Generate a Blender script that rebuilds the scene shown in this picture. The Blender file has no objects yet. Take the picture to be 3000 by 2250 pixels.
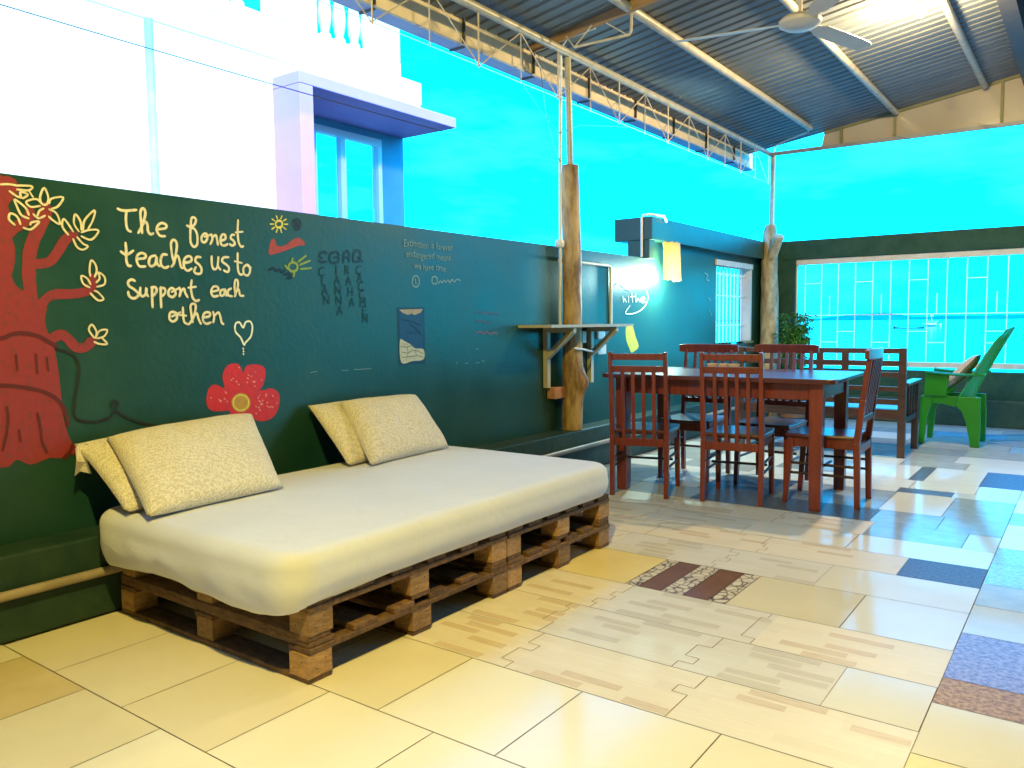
import bpy, bmesh, math, random
from mathutils import Vector, Matrix, noise
random.seed(7)
SC = bpy.context.scene
COL = SC.collection
R = math.radians

# ------------------------------------------------------------------ camera, sky, sun, exposure
cam_d = bpy.data.cameras.new('camera'); cam = bpy.data.objects.new('camera', cam_d); COL.objects.link(cam)
yaw, pitch, roll = R(36.176), R(4.343), R(-0.5787)
f = Vector((-math.sin(yaw)*math.cos(pitch), math.cos(yaw)*math.cos(pitch), -math.sin(pitch)))
r0 = Vector((math.cos(yaw), math.sin(yaw), 0)); u0 = r0.cross(f)
rr = r0*math.cos(roll) + u0*math.sin(roll); uu = -r0*math.sin(roll) + u0*math.cos(roll)
cam.matrix_world = Matrix(((rr.x, uu.x, -f.x, 0), (rr.y, uu.y, -f.y, 0), (rr.z, uu.z, -f.z, 1.2), (0, 0, 0, 1)))
cam_d.lens = 28.063; cam_d.sensor_width = 36; cam_d.clip_start = .05; cam_d.clip_end = 40000
SC.camera = cam

SUN_EL, SUN_AZ = R(56), R(-24)          # azimuth measured from +X towards +Y: the sun is to the right, a little behind the camera
sd = Vector((math.cos(SUN_EL)*math.cos(SUN_AZ), math.cos(SUN_EL)*math.sin(SUN_AZ), math.sin(SUN_EL)))
w = bpy.data.worlds.new('World'); SC.world = w; w.use_nodes = True
nt = w.node_tree; nt.nodes.clear()
N = nt.nodes.new; L = nt.links.new
sky = N('ShaderNodeTexSky'); sky.sky_type = 'NISHITA'; sky.sun_disc = False
sky.sun_elevation = SUN_EL; sky.sun_rotation = math.atan2(sd.x, sd.y)
mul = N('ShaderNodeMix'); mul.data_type = 'RGBA'; mul.blend_type = 'MULTIPLY'; mul.inputs[0].default_value = 1
mul.inputs[7].default_value = (.006, 2.1, 3.5, 1)        # the camera is balanced for the warm lamps: dusk light reads cyan
L(sky.outputs[0], mul.inputs[6])
tc = N('ShaderNodeTexCoord'); mp = N('ShaderNodeMapping'); mp.inputs['Scale'].default_value = (1.5, 1.5, 5)
nz = N('ShaderNodeTexNoise'); nz.inputs['Scale'].default_value = 2.2; nz.inputs['Detail'].default_value = 5; nz.inputs['Roughness'].default_value = .6
L(tc.outputs['Generated'], mp.inputs[0]); L(mp.outputs[0], nz.inputs[0])
cr = N('ShaderNodeValToRGB'); cr.color_ramp.elements[0].position = .5; cr.color_ramp.elements[1].position = .78
cr.color_ramp.elements[0].color = (0, 0, 0, 1); cr.color_ramp.elements[1].color = (.5, .5, .5, 1)
L(nz.outputs[0], cr.inputs[0])
cl = N('ShaderNodeMix'); cl.data_type = 'RGBA'; cl.inputs[7].default_value = (.45, 18, 36, 1)
L(cr.outputs[0], cl.inputs[0]); L(mul.outputs[2], cl.inputs[6])
bg = N('ShaderNodeBackground'); bg.inputs[1].default_value = .15
wo = N('ShaderNodeOutputWorld'); L(cl.outputs[2], bg.inputs[0]); L(bg.outputs[0], wo.inputs[0])
sl = bpy.data.lights.new('sun', 'SUN'); so = bpy.data.objects.new('sun', sl); COL.objects.link(so)
sl.energy = 3.6; sl.angle = R(.5); sl.color = (1, .86, .80)
so.rotation_euler = (-sd).to_track_quat('-Z', 'Y').to_euler(); so.location = (20, -8, 30)
vs = SC.view_settings; vs.view_transform = 'Standard'; vs.look = 'None'; vs.exposure = 1.38; vs.gamma = 1
try: vs.use_curve_mapping = False
except Exception: pass
SC.cycles.max_bounces = 8; SC.cycles.diffuse_bounces = 4; SC.cycles.glossy_bounces = 4; SC.cycles.transmission_bounces = 6
SC.cycles.use_denoising = True; SC.cycles.sample_clamp_indirect = 6; SC.cycles.caustics_reflective = False; SC.cycles.caustics_refractive = False

# ------------------------------------------------------------------ materials
MATS = {}
def mat(name, c1, rough=.6, c2=None, scale=6, stretch=(1, 1, 1), metal=0, bump=0, bscale=None, detail=4, lo=.35, hi=.65, coat=0, spec=.5, kind='noise', trans=0, rvar=0, orand=0):
    m = bpy.data.materials.new(name); m.use_nodes = True
    t = m.node_tree; b = t.nodes['Principled BSDF']; Nn = t.nodes.new; Ll = t.links.new
    b.inputs['Roughness'].default_value = rough; b.inputs['Metallic'].default_value = metal
    b.inputs['Coat Weight'].default_value = coat; b.inputs['Coat Roughness'].default_value = .12
    b.inputs['Specular IOR Level'].default_value = spec
    if trans:
        b.inputs['Transmission Weight'].default_value = trans
    b.inputs['Base Color'].default_value = (*c1, 1)
    tcn = Nn('ShaderNodeTexCoord'); mpn = Nn('ShaderNodeMapping'); mpn.inputs['Scale'].default_value = stretch
    Ll(tcn.outputs['Object'], mpn.inputs[0])
    if c2 is not None:
        if kind == 'voronoi':
            n = Nn('ShaderNodeTexVoronoi'); n.feature = 'DISTANCE_TO_EDGE'; n.inputs['Scale'].default_value = scale; src = n.outputs['Distance']
        else:
            n = Nn('ShaderNodeTexNoise'); n.inputs['Scale'].default_value = scale; n.inputs['Detail'].default_value = detail; n.inputs['Roughness'].default_value = .62; src = n.outputs[0]
        Ll(mpn.outputs[0], n.inputs[0])
        rp = Nn('ShaderNodeValToRGB'); rp.color_ramp.elements[0].position = lo; rp.color_ramp.elements[1].position = hi
        rp.color_ramp.elements[0].color = (*c1, 1); rp.color_ramp.elements[1].color = (*c2, 1)
        Ll(src, rp.inputs[0]); Ll(rp.outputs[0], b.inputs['Base Color'])
        if rvar:
            mr = Nn('ShaderNodeMapRange'); mr.inputs[3].default_value = max(.02, rough-rvar); mr.inputs[4].default_value = rough+rvar
            Ll(src, mr.inputs[0]); Ll(mr.outputs[0], b.inputs['Roughness'])
    if orand:
        oi = Nn('ShaderNodeObjectInfo'); hs = Nn('ShaderNodeHueSaturation'); mr2 = Nn('ShaderNodeMapRange'); mr2.inputs[3].default_value = 1-orand; mr2.inputs[4].default_value = 1+orand*.7
        Ll(oi.outputs['Random'], mr2.inputs[0]); Ll(mr2.outputs[0], hs.inputs['Value']); Ll(b.inputs['Base Color'].links[0].from_socket, hs.inputs['Color']); Ll(hs.outputs[0], b.inputs['Base Color'])
    if bump:
        n2 = Nn('ShaderNodeTexNoise'); n2.inputs['Scale'].default_value = bscale or scale*3; n2.inputs['Detail'].default_value = 4
        Ll(mpn.outputs[0], n2.inputs[0])
        bp = Nn('ShaderNodeBump'); bp.inputs['Strength'].default_value = bump; bp.inputs['Distance'].default_value = .02
        Ll(n2.outputs[0], bp.inputs['Height']); Ll(bp.outputs[0], b.inputs['Normal'])
    MATS[name] = m
    return m

WALLP = mat('blackboard_green_paint', (.008, .046, .030), .36, (.017, .066, .046), 2.6, bump=.06, bscale=34, rvar=.14, spec=.5, detail=9, lo=.3, hi=.78)
FARP = mat('dark_green_paint', (.018, .056, .038), .65, (.034, .078, .05), 5, spec=.15, bump=.2, bscale=40)
EDGE = mat('plinth_paint', (.012, .038, .030), .5, (.024, .052, .036), 7, spec=.3, bump=.15, bscale=30)
WHITE = mat('white_render', (.80, .80, .80), .85, (.86, .86, .86), 1.2, bump=.06, bscale=60)
SKYSHADE = mat('sky_shade_render', (.08, .33, .46), .8, (.11, .37, .50), 3)  # blue sky shade of the window recess put into its wall colour
LILAC = mat('lilac_paint', (.44, .24, .52), .7, (.48, .27, .56), 2)
WFRAME = mat('white_window_frame', (.82, .84, .85), .35)
BSTRIP = mat('pale_blue_strip', (.25, .62, .72), .5, (.42, .74, .8), 3)
GLASS = mat('window_glass', (.35, .75, .82), .05, metal=1)
TGLASS = bpy.data.materials.new('tinted_window_glass'); TGLASS.use_nodes = True
_t = TGLASS.node_tree; _t.nodes.remove(_t.nodes['Principled BSDF']); _a = _t.nodes.new('ShaderNodeBsdfTransparent'); _a.inputs[0].default_value = (.8, .97, 1, 1)
_g = _t.nodes.new('ShaderNodeBsdfGlossy'); _g.inputs['Roughness'].default_value = .02; _mx = _t.nodes.new('ShaderNodeMixShader'); _mx.inputs[0].default_value = .05
_t.links.new(_a.outputs[0], _mx.inputs[1]); _t.links.new(_g.outputs[0], _mx.inputs[2]); _t.links.new(_mx.outputs[0], _t.nodes['Material Output'].inputs[0])
PVC = mat('white_pvc', (.76, .74, .70), .4, (.66, .64, .6), 8)
PIPEP = mat('cream_painted_steel', (.44, .41, .34), .42, (.33, .30, .24), 9, metal=.1)
RUST = mat('dirty_steel_rod', (.58, .50, .42), .5, (.44, .36, .28), 14)
DARKST = mat('dark_steel', (.035, .035, .04), .55, (.05, .045, .04), 8)
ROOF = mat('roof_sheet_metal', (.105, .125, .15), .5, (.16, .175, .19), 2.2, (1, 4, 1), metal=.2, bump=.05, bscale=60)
ROOFSH = mat('shaded_roof_sheet', (.02, .02, .035), .7, (.03, .03, .045), 3)  # shade on the slope past the ridge painted into the sheet
GUTI = mat('beige_gutter_sheet', (.74, .62, .46), .55, (.66, .53, .38), 5)
GUTSKY = mat('sky_lit_gutter', (.22, .30, .55), .5, (.27, .35, .6), 4)  # blue skylight on the gutter underside put into its colour
GABLE = mat('beige_plastic_sheet', (.31, .27, .22), .16, (.35, .305, .25), 2, bump=.25, bscale=2.2, coat=.4)
GFRAME = mat('olive_gable_frame', (.17, .16, .08), .6, (.12, .12, .06), 5)
GTUBE = mat('grey_gable_tube', (.20, .21, .22), .5, (.15, .16, .17), 5)
FASC = mat('timber_plank_brown', (.34, .21, .12), .6, (.26, .15, .08), 4, (1, 8, 8))
FANW = mat('fan_white_enamel', (.60, .53, .48), .45, (.54, .48, .43), 3)
BARK = mat('peeled_trunk_wood', (.16, .08, .03), .6, (.50, .33, .15), 7, (1.6, 1.6, .5), bump=.6, bscale=16, lo=.36, hi=.60)
BARK2 = mat('pale_trunk_wood', (.24, .16, .08), .62, (.54, .44, .28), 8, (1.4, 1.4, .6), bump=.45, bscale=18, lo=.33, hi=.62)
BARKC = mat('cut_wood_end', (.62, .50, .34), .7, (.45, .33, .2), 14)
CHAIRW = mat('red_brown_varnished_wood', (.24, .036, .016), .36, (.13, .018, .009), 5, (7, 7, .8), coat=.2, lo=.3, hi=.72, orand=.12)
CHAIRD = mat('dark_varnished_rod', (.045, .014, .01), .4)
TOPW = mat('dark_mahogany_top', (.105, .022, .018), .30, (.075, .016, .014), 3, (.7, 8, 8), coat=.12)
SEATW = mat('glossy_seat_wood', (.12, .03, .022), .28, (.09, .022, .016), 3, (.8, 6, 6), coat=.15)
SOFAW = mat('dark_brown_wood', (.085, .036, .025), .38, (.055, .022, .016), 4, (.8, 8, 8), coat=.2)
GREENP = mat('green_plastic', (.010, .17, .008), .34, (.013, .20, .010), 3, coat=.1)
CUSH = mat('beige_cushion_cloth', (.52, .42, .33), .9, (.44, .33, .26), 30)
PALW = mat('pallet_pine', (.50, .29, .12), .75, (.28, .15, .06), 4, (5, 5, 14), bump=.4, bscale=12, lo=.3, hi=.7, orand=.35)
PALD = mat('pallet_board_wood', (.20, .105, .045), .8, (.10, .05, .022), 5, (3, 8, 8), bump=.4, bscale=14, orand=.3)
GROUT = mat('brown_grout', (.30, .21, .13), .85, (.20, .13, .08), 9)
BULB = bpy.data.materials.new('lit_bulb'); BULB.use_nodes = True
_b = BULB.node_tree.nodes['Principled BSDF']; _b.inputs['Emission Color'].default_value = (1, .85, .55, 1); _b.inputs['Emission Strength'].default_value = 12
BULBC = bpy.data.materials.new('lit_cool_bulb'); BULBC.use_nodes = True
_b = BULBC.node_tree.nodes['Principled BSDF']; _b.inputs['Emission Color'].default_value = (.85, 1, .95, 1); _b.inputs['Emission Strength'].default_value = 14
LEAFM = mat('leaf_green', (.05, .17, .02), .5, (.13, .27, .04), 12)
POTM = mat('terracotta_pot', (.28, .12, .06), .8, (.22, .09, .05), 10)
SEA = mat('sea_water', (.004, .10, .12), .09, (.01, .13, .15), .02, bump=.12, bscale=.35)
HILLM = mat('hazy_hill', (.0, .12, .13), .95, (.001, .15, .16), .004, spec=0)
YARD = mat('yard_concrete', (.10, .10, .095), .9, (.07, .07, .065), .8)
BOATW = mat('boat_white', (.8, .8, .8), .5); BOATD = mat('boat_dark', (.03, .05, .06), .6)
SHELFM = mat('painted_shelf_wood', (.50, .47, .38), .5, (.42, .38, .30), 6, (2, 2, .6))
BRICK = mat('raw_brick', (.48, .24, .16), .85, (.4, .19, .12), 20)
BOWLM = mat('lit_slat_cream', (.78, .55, .32), .3)
WIREM = mat('thin_wire', (.05, .05, .06), .5)
BARM = mat('white_painted_bar', (.80, .80, .80), .45)
SILL = mat('beige_window_trim', (.66, .56, .48), .6, (.58, .48, .4), 8)

def cloth(name, c1, c2, weave=True):
    m = mat(name, c1, .92, c2, 2.2, bump=0)
    t = m.node_tree; b = t.nodes['Principled BSDF']; Nn = t.nodes.new; Ll = t.links.new
    b.inputs['Sheen Weight'].default_value = .25
    tcn = Nn('ShaderNodeTexCoord')
    if weave:                                          # small woven wave dashes, a pillow-case pattern
        wv = Nn('ShaderNodeTexWave'); wv.inputs['Scale'].default_value = 32; wv.inputs['Distortion'].default_value = 9; wv.inputs['Detail'].default_value = 2; wv.inputs['Detail Scale'].default_value = 3
        mpn = Nn('ShaderNodeMapping'); mpn.inputs['Rotation'].default_value = (0, R(35), R(12)); Ll(tcn.outputs['Object'], mpn.inputs[0]); Ll(mpn.outputs[0], wv.inputs[0])
        mx = Nn('ShaderNodeMix'); mx.data_type = 'RGBA'; mx.blend_type = 'MULTIPLY'; mx.inputs[0].default_value = .8
        rp = Nn('ShaderNodeValToRGB'); rp.color_ramp.elements[0].position = .25; rp.color_ramp.elements[1].position = .6
        rp.color_ramp.elements[0].color = (.68, .65, .58, 1); rp.color_ramp.elements[1].color = (1, 1, 1, 1)
        Ll(wv.outputs[1], rp.inputs[0]); old = b.inputs['Base Color'].links[0].from_socket
        Ll(old, mx.inputs[6]); Ll(rp.outputs[0], mx.inputs[7]); Ll(mx.outputs[2], b.inputs['Base Color'])
        h = wv.outputs[1]; st = .25
    else:
        n2 = Nn('ShaderNodeTexNoise'); n2.inputs['Scale'].default_value = 6; n2.inputs['Detail'].default_value = 7; n2.inputs['Distortion'].default_value = 1.2; Ll(tcn.outputs['Object'], n2.inputs[0]); h = n2.outputs[0]; st = .42
    bp = Nn('ShaderNodeBump'); bp.inputs['Strength'].default_value = st; bp.inputs['Distance'].default_value = .01
    Ll(h, bp.inputs['Height']); Ll(bp.outputs[0], b.inputs['Normal'])
    return m
PILC = cloth('woven_pillow_case', (.68, .63, .56), (.73, .68, .61))
SHEET = cloth('cream_sheet', (.60, .61, .70), (.64, .65, .74), False)

def woodtile(name, ca, cb, cc):
    m = bpy.data.materials.new(name); m.use_nodes = True
    t = m.node_tree; b = t.nodes['Principled BSDF']; Nn = t.nodes.new; Ll = t.links.new
    b.inputs['Roughness'].default_value = .42
    tcn = Nn('ShaderNodeTexCoord')
    br = Nn('ShaderNodeTexBrick'); br.inputs['Scale'].default_value = 1; br.inputs['Brick Width'].default_value = .19; br.inputs['Row Height'].default_value = .0567
    br.inputs['Mortar Size'].default_value = .0006; br.inputs['Bias'].default_value = -.38; br.offset = .37; br.offset_frequency = 2; br.squash = 1.25; br.squash_frequency = 3
    br.inputs['Color1'].default_value = (*ca, 1); br.inputs['Color2'].default_value = (*cb, 1); br.inputs['Mortar'].default_value = (*[(x+y)/2 for x, y in zip(ca, cb)], 1)
    Ll(tcn.outputs['Object'], br.inputs[0])
    mpn = Nn('ShaderNodeMapping'); mpn.inputs['Scale'].default_value = (1.2, 16, 1); Ll(tcn.outputs['Object'], mpn.inputs[0])
    n = Nn('ShaderNodeTexNoise'); n.inputs['Scale'].default_value = 5; n.inputs['Detail'].default_value = 5; Ll(mpn.outputs[0], n.inputs[0])
    mx = Nn('ShaderNodeMix'); mx.data_type = 'RGBA'; mx.inputs[7].default_value = (*cc, 1)
    mr = Nn('ShaderNodeMapRange'); mr.inputs[1].default_value = .35; mr.inputs[2].default_value = .75; mr.inputs[4].default_value = .45; Ll(n.outputs[0], mr.inputs[0]); Ll(mr.outputs[0], mx.inputs[0])
    Ll(br.outputs[0], mx.inputs[6]); Ll(mx.outputs[2], b.inputs['Base Color'])
    return m
T = {}
T['cream'] = mat('cream_tile', (.80, .75, .64), .14, (.84, .79, .69), 2.2, bump=.02, bscale=4, rvar=.03, spec=.38)
T['cream2'] = mat('buff_tile', (.74, .66, .50), .12, (.78, .70, .54), 2.6, bump=.02, bscale=5, rvar=.04)
T['tan'] = mat('tan_tile', (.62, .49, .27), .16, (.70, .57, .34), 3, rvar=.05)
T['yellow'] = mat('yellow_tile', (.78, .64, .30), .2, (.83, .70, .38), 3, rvar=.05)
T['wood'] = woodtile('wood_plank_tile', (.78, .70, .58), (.70, .62, .50), (.66, .56, .45))
T['woodg'] = woodtile('grey_plank_tile', (.70, .66, .60), (.62, .58, .52), (.58, .53, .47))
T['strip'] = mat('tan_plank_strip', (.59, .46, .33), .42, (.68, .56, .43), 14, (.6, 9, 1))
T['stripg'] = mat('grey_tan_plank_strip', (.53, .47, .40), .42, (.61, .56, .48), 14, (.6, 9, 1))
T['joint'] = mat('dark_plank_joint', (.24, .16, .09), .8)
T['brown'] = mat('brown_granite_tile', (.24, .11, .03), .4, (.50, .30, .13), 55, spec=.2, lo=.4, hi=.6)
T['purple'] = mat('violet_granite_tile', (.20, .17, .36), .2, (.42, .37, .62), 50, spec=.3, lo=.38, hi=.62)
T['pale'] = mat('pale_blue_tile', (.62, .68, .78), .10, (.68, .74, .82), 4, spec=.22)
T['sky'] = mat('light_blue_granite_tile', (.28, .48, .64), .12, (.46, .64, .76), 45, lo=.38, hi=.62, spec=.22)
T['white'] = mat('white_tile', (.82, .83, .82), .12, (.86, .86, .85), 6, spec=.22)
T['blue'] = mat('blue_granite_tile', (.045, .06, .17), .4, (.11, .13, .28), 60, lo=.4, hi=.62, spec=.25)
T['grey'] = mat('grey_tile', (.44, .46, .46), .16, (.52, .54, .53), 8, spec=.22)
T['dark'] = mat('dark_grey_tile', (.085, .095, .115), .3, (.16, .17, .19), 40, lo=.4, hi=.6, spec=.22)
T['slate'] = mat('grey_blue_tile', (.32, .37, .42), .14, (.40, .45, .50), 10, spec=.22)
T['choc'] = mat('chocolate_tile', (.17, .085, .05), .25, (.2, .1, .06), 12)
T['floral'] = mat('floral_cream_tile', (.07, .045, .03), .3, (.70, .62, .50), 24, kind='voronoi', lo=.02, hi=.10)

PAINT = {}
for nme, cc, rg in (('cream', (.72, .66, .52), .55), ('white', (.80, .82, .76), .55), ('red', (.25, .03, .036), .5), ('maroon', (.10, .014, .014), .5), ('umber', (.018, .016, .010), .5),
                ('leaf', (.68, .60, .42), .55), ('flower', (.56, .018, .012), .45), ('gold', (.48, .27, .03), .5), ('yellow', (.68, .60, .08), .5), ('pale', (.75, .3, .26), .6), ('moss', (.22, .32, .06), .6),
                ('black', (.003, .008, .008), .5), ('ink', (.004, .016, .016), .5), ('redpaint', (.34, .05, .045), .6), ('chalk', (.20, .30, .27), .45), ('dimchalk', (.16, .26, .27), .5), ('pink', (.20, .07, .11), .5), ('dimpink', (.075, .055, .07), .5),
                ('yellowpaint', (.62, .58, .06), .6), ('frame', (.010, .022, .026), .5), ('night', (.012, .035, .10), .5), ('moon', (.34, .31, .26), .7), ('stone', (.46, .48, .40), .7), ('stonegap', (.13, .16, .13), .7), ('nightline', (.008, .02, .05), .6)):
    PAINT[nme] = mat('paint_'+nme, cc, rg-.08, tuple(x*.45+y*.5 for x, y in zip(cc, (.010, .05, .035))), 34, detail=8, lo=.5, hi=.85, spec=.4, bump=.08, bscale=40)

# ------------------------------------------------------------------ builders
class MB:
    def __init__(s): s.v = []; s.f = []; s.m = []
    def add(s, vs, fs, mi=0):
        o = len(s.v); s.v += [tuple(v) for v in vs]
        for q in fs: s.f.append([i+o for i in q]); s.m.append(mi)
        return s
    def box(s, a, b, mi=0):
        x0, y0, z0 = a; x1, y1, z1 = b
        return s.add([(x0, y0, z0), (x1, y0, z0), (x1, y1, z0), (x0, y1, z0), (x0, y0, z1), (x1, y0, z1), (x1, y1, z1), (x0, y1, z1)],
              [(3, 2, 1, 0), (4, 5, 6, 7), (0, 1, 5, 4), (1, 2, 6, 5), (2, 3, 7, 6), (3, 0, 4, 7)], mi)
    def bar(s, p0, p1, w, h, w1=None, h1=None, up=(0, 0, 1)):
        p0 = Vector(p0); p1 = Vector(p1); d = (p1-p0).normalized(); up = Vector(up)
        if abs(d.dot(up)) > .98: up = Vector((0, 1, 0))
        sx = d.cross(up).normalized(); sz = sx.cross(d)
        w1 = w if w1 is None else w1; h1 = h if h1 is None else h1
        vs = []
        for p, ww, hh in ((p0, w, h), (p1, w1, h1)):
            for a, b in ((-1, -1), (1, -1), (1, 1), (-1, 1)): vs.append(p + sx*a*ww/2 + sz*b*hh/2)
        return s.add(vs, [(0, 1, 2, 3), (7, 6, 5, 4), (0, 4, 5, 1), (1, 5, 6, 2), (2, 6, 7, 3), (3, 7, 4, 0)])
    def tube(s, pts, r, n=10, caps=True):
        pts = [Vector(p) for p in pts]; k = len(pts); rs = r if isinstance(r, (list, tuple)) else [r]*k
        vs = []; prev = None
        for i, p in enumerate(pts):
            d = (pts[min(i+1, k-1)] - pts[max(i-1, 0)]).normalized()
            if prev is None:
                a = Vector((0, 0, 1)) if abs(d.z) < .9 else Vector((1, 0, 0)); x = d.cross(a).normalized()
            else: x = (prev - d*prev.dot(d)).normalized()
            prev = x; y = d.cross(x)
            for j in range(n):
                t = 2*math.pi*j/n; vs.append(p + (x*math.cos(t) + y*math.sin(t))*rs[i])
        fs = []
        for i in range(k-1):
            for j in range(n):
                a = i*n+j; b = i*n+(j+1) % n; fs.append((a, b, b+n, a+n))
        if caps: fs += [tuple(range(n-1, -1, -1)), tuple(range((k-1)*n, k*n))]
        return s.add(vs, fs)
    def lathe(s, prof, c=(0, 0, 0), n=24, jit=0, seed=0):
        vs = []; fs = []
        for i, (r, z) in enumerate(prof):
            for j in range(n):
                t = 2*math.pi*j/n; q = r*(1 + (jit*noise.noise(Vector((math.cos(t)*1.4, math.sin(t)*1.4, z*3+seed))) if jit else 0))
                vs.append((c[0]+q*math.cos(t), c[1]+q*math.sin(t), c[2]+z))
        for i in range(len(prof)-1):
            for j in range(n):
                a = i*n+j; b = i*n+(j+1) % n; fs.append((a, b, b+n, a+n))
        fs += [tuple(range(n-1, -1, -1)), tuple(range((len(prof)-1)*n, len(prof)*n))]
        return s.add(vs, fs)
    def poly(s, pts, off):
        """flat outline pts (3-D) given thickness by the vector off"""
        n = len(pts); off = Vector(off); a = [Vector(p) for p in pts]
        return s.add(a + [p+off for p in a], [tuple(range(n)), tuple(range(2*n-1, n-1, -1))] + [(i, i+n, (i+1) % n+n, (i+1) % n) for i in range(n)])
    def build(s, name, m, parent=None, bevel=0, smooth=False, seg=2, local=False, subsurf=0, split=None):
        me = bpy.data.meshes.new(name)
        base = Vector((0, 0, 0))
        if parent is not None and not local:
            p = parent
            while p is not None: base = base + p.location; p = p.parent
        me.from_pydata([tuple(Vector(v)-base) for v in s.v], [], s.f)
        ms = m if isinstance(m, (list, tuple)) else [m]
        for q in ms: me.materials.append(q)
        for i, p in enumerate(me.polygons): p.material_index = s.m[i] if i < len(s.m) else 0
        bm = bmesh.new(); bm.from_mesh(me); bmesh.ops.recalc_face_normals(bm, faces=bm.faces); bm.to_mesh(me); bm.free()
        if smooth:
            for p in me.polygons: p.use_smooth = True
        o = bpy.data.objects.new(name, me); COL.objects.link(o)
        if parent is not None: o.parent = parent
        if smooth:
            try: me.set_sharp_from_angle(angle=R(smooth if smooth > 1 else 40))
            except Exception: pass
        if bevel:
            md = o.modifiers.new('bevel', 'BEVEL'); md.width = bevel; md.segments = seg; md.limit_method = 'ANGLE'; md.angle_limit = R(40)
        if subsurf:
            md = o.modifiers.new('sub', 'SUBSURF'); md.levels = subsurf; md.render_levels = subsurf
        return o

def tag(o, label, cat, group=None):
    o['label'] = label; o['category'] = cat
    if group: o['group'] = group
    return o
def thing(name, label, cat, loc=(0, 0, 0), rz=0, group=None):
    o = bpy.data.objects.new(name, None); COL.objects.link(o); o.location = loc; o.rotation_euler = (0, 0, rz); o.empty_display_size = .1
    return tag(o, label, cat, group)
def struct(o): o['kind'] = 'structure'; return o
def stuff(o): o['kind'] = 'stuff'; return o
def dup(root, loc, rz, label):
    r = root.copy(); COL.objects.link(r); r.location = loc; r.rotation_euler = (0, 0, rz); r['label'] = label
    for ch in list(root.children):
        c = ch.copy(); COL.objects.link(c); c.parent = r
        for g in list(ch.children):
            d = g.copy(); COL.objects.link(d); d.parent = c
    return r
def empty_part(name, parent):
    return None

# ------------------------------------------------------------------ the setting: ground, sea, hills, terrace floor
def grid_sheet(name, x0, x1, y0, y1, z, m):
    b = MB(); b.add([(x0, y0, z), (x1, y0, z), (x1, y1, z), (x0, y1, z)], [(0, 1, 2, 3)]); return struct(b.build(name, m))
grid_sheet('water', -16000, 16000, 13.5, 26000, -3.0, SEA)
grid_sheet('ground', -60, 60, -60, 13.6, -2.9, YARD)
hb = MB(); hv = []; hd = 6000
HP = []
for i in range(241):
    x = -.46 + i*(.46+.5)/240
    prof = [(-.46, .0022), (-.36, .002), (-.30, .0012), (-.28, .0016), (-.25, .0052), (-.228, .0074), (-.203, .0094), (-.185, .007), (-.17, .0042), (-.155, .0038), (-.132, .0044), (-.066, .0042), (0, .005), (.12, .003), (.5, .004)]
    for (a, ha), (b_, hb_) in zip(prof, prof[1:]):
        if a <= x <= b_: h = ha + (hb_-ha)*(x-a)/(b_-a); break
    h *= 1 + .12*noise.noise(Vector((x*60, 0, 0))) + .06*noise.noise(Vector((x*220, 3, 0)))
    HP.append((x*hd, h*hd+1))
vs = []; fs = []
for k, (dy, s) in enumerate(((0, 0), (120, .55), (320, .85), (600, 1), (1200, .6), (1800, 0))):
    for (x, h) in HP: vs.append((x*(1+dy/hd), hd+dy, -3.2 + h*s*(1+dy/hd)))
n = len(HP)
for k in range(5):
    for i in range(n-1): fs.append((k*n+i, k*n+i+1, (k+1)*n+i+1, (k+1)*n+i))
hb.add(vs, fs); struct(hb.build('hills', HILLM, smooth=60))

# terrace slab and its patchwork of tiles (one floor)
FX0, FX1, FY0, FY1 = -3.5, 4.4, -4.5, 10.3
tiles = []
def tile(x0, x1, y0, y1, k): tiles.append((x0, x1, y0, y1, k))
SX = -.375
def rowx(y0, y1, xs, ks):
    for i in range(len(xs)-1): tile(xs[i], xs[i+1], y0, y1, ks[i])
# big cream tiles near the camera (left of the long joint)
for j, y0 in enumerate([-4.5+.475*q for q in range(12)]):
    y1 = y0+.475
    if y1 > 1.24: break
ys = [1.235-.465*q for q in range(13)]
for j in range(len(ys)-1):
    xs = [SX-.455*i - (.0 if j % 2 == 0 else -.02) for i in range(7)]
    xs = [SX] + [-.88+(.0 if j % 2 else .03)-.457*i for i in range(6)] + [-3.44]
    for i in range(len(xs)-1):
        k = random.choice(['cream', 'cream2', 'cream2'] if i > 2 else ['cream', 'cream', 'cream2'])
        if j == 0: k = ['cream', 'cream', 'cream', 'cream', 'cream2', 'tan', 'cream2'][i]
        if j == 1: k = ['cream', 'cream', 'cream2', 'cream', 'cream2', 'tan', 'tan'][i]
        tile(xs[i+1], xs[i], ys[j+1], ys[j], k)
rowx(1.235, 1.69, [-3.31, -2.905, -2.45, -1.99, -1.535, -1.07, -.84, SX], ['cream2', 'cream2', 'cream2', 'cream', 'cream', 'cream', 'cream'])
rowx(1.69, 2.165, [-3.31, -2.7, -2.23, -1.77, -1.31, -.84, SX], ['cream2', 'cream2', 'cream2', 'cream', 'cream', 'cream'])
rowx(2.165, 2.505, [-3.31, -2.12, -1.63, -1.02, SX], ['cream2', 'wood', 'wood', 'wood'])
rowx(2.505, 2.85, [-3.31, -2.12, -1.72, -1.1, -.655, SX], ['cream2', 'wood', 'woodg', 'woodg', 'cream'])
rowx(2.85, 3.205, [-3.31, -2.12, -1.66, -1.0, SX], ['cream2', 'wood', 'woodg', 'wood'])
rowx(3.205, 3.66, [-3.31, -2.12, -1.71, -1.645, -1.53, -1.43, -1.31, -1.235, -.77, SX], ['cream2', 'yellow', 'floral', 'choc', 'floral', 'choc', 'floral', 'cream2', 'cream'])
rowx(3.66, 4.03, [-3.31, -2.7, -2.1, -1.45, -1.0, SX], ['wood', 'wood', 'woodg', 'woodg', 'cream'])
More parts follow.
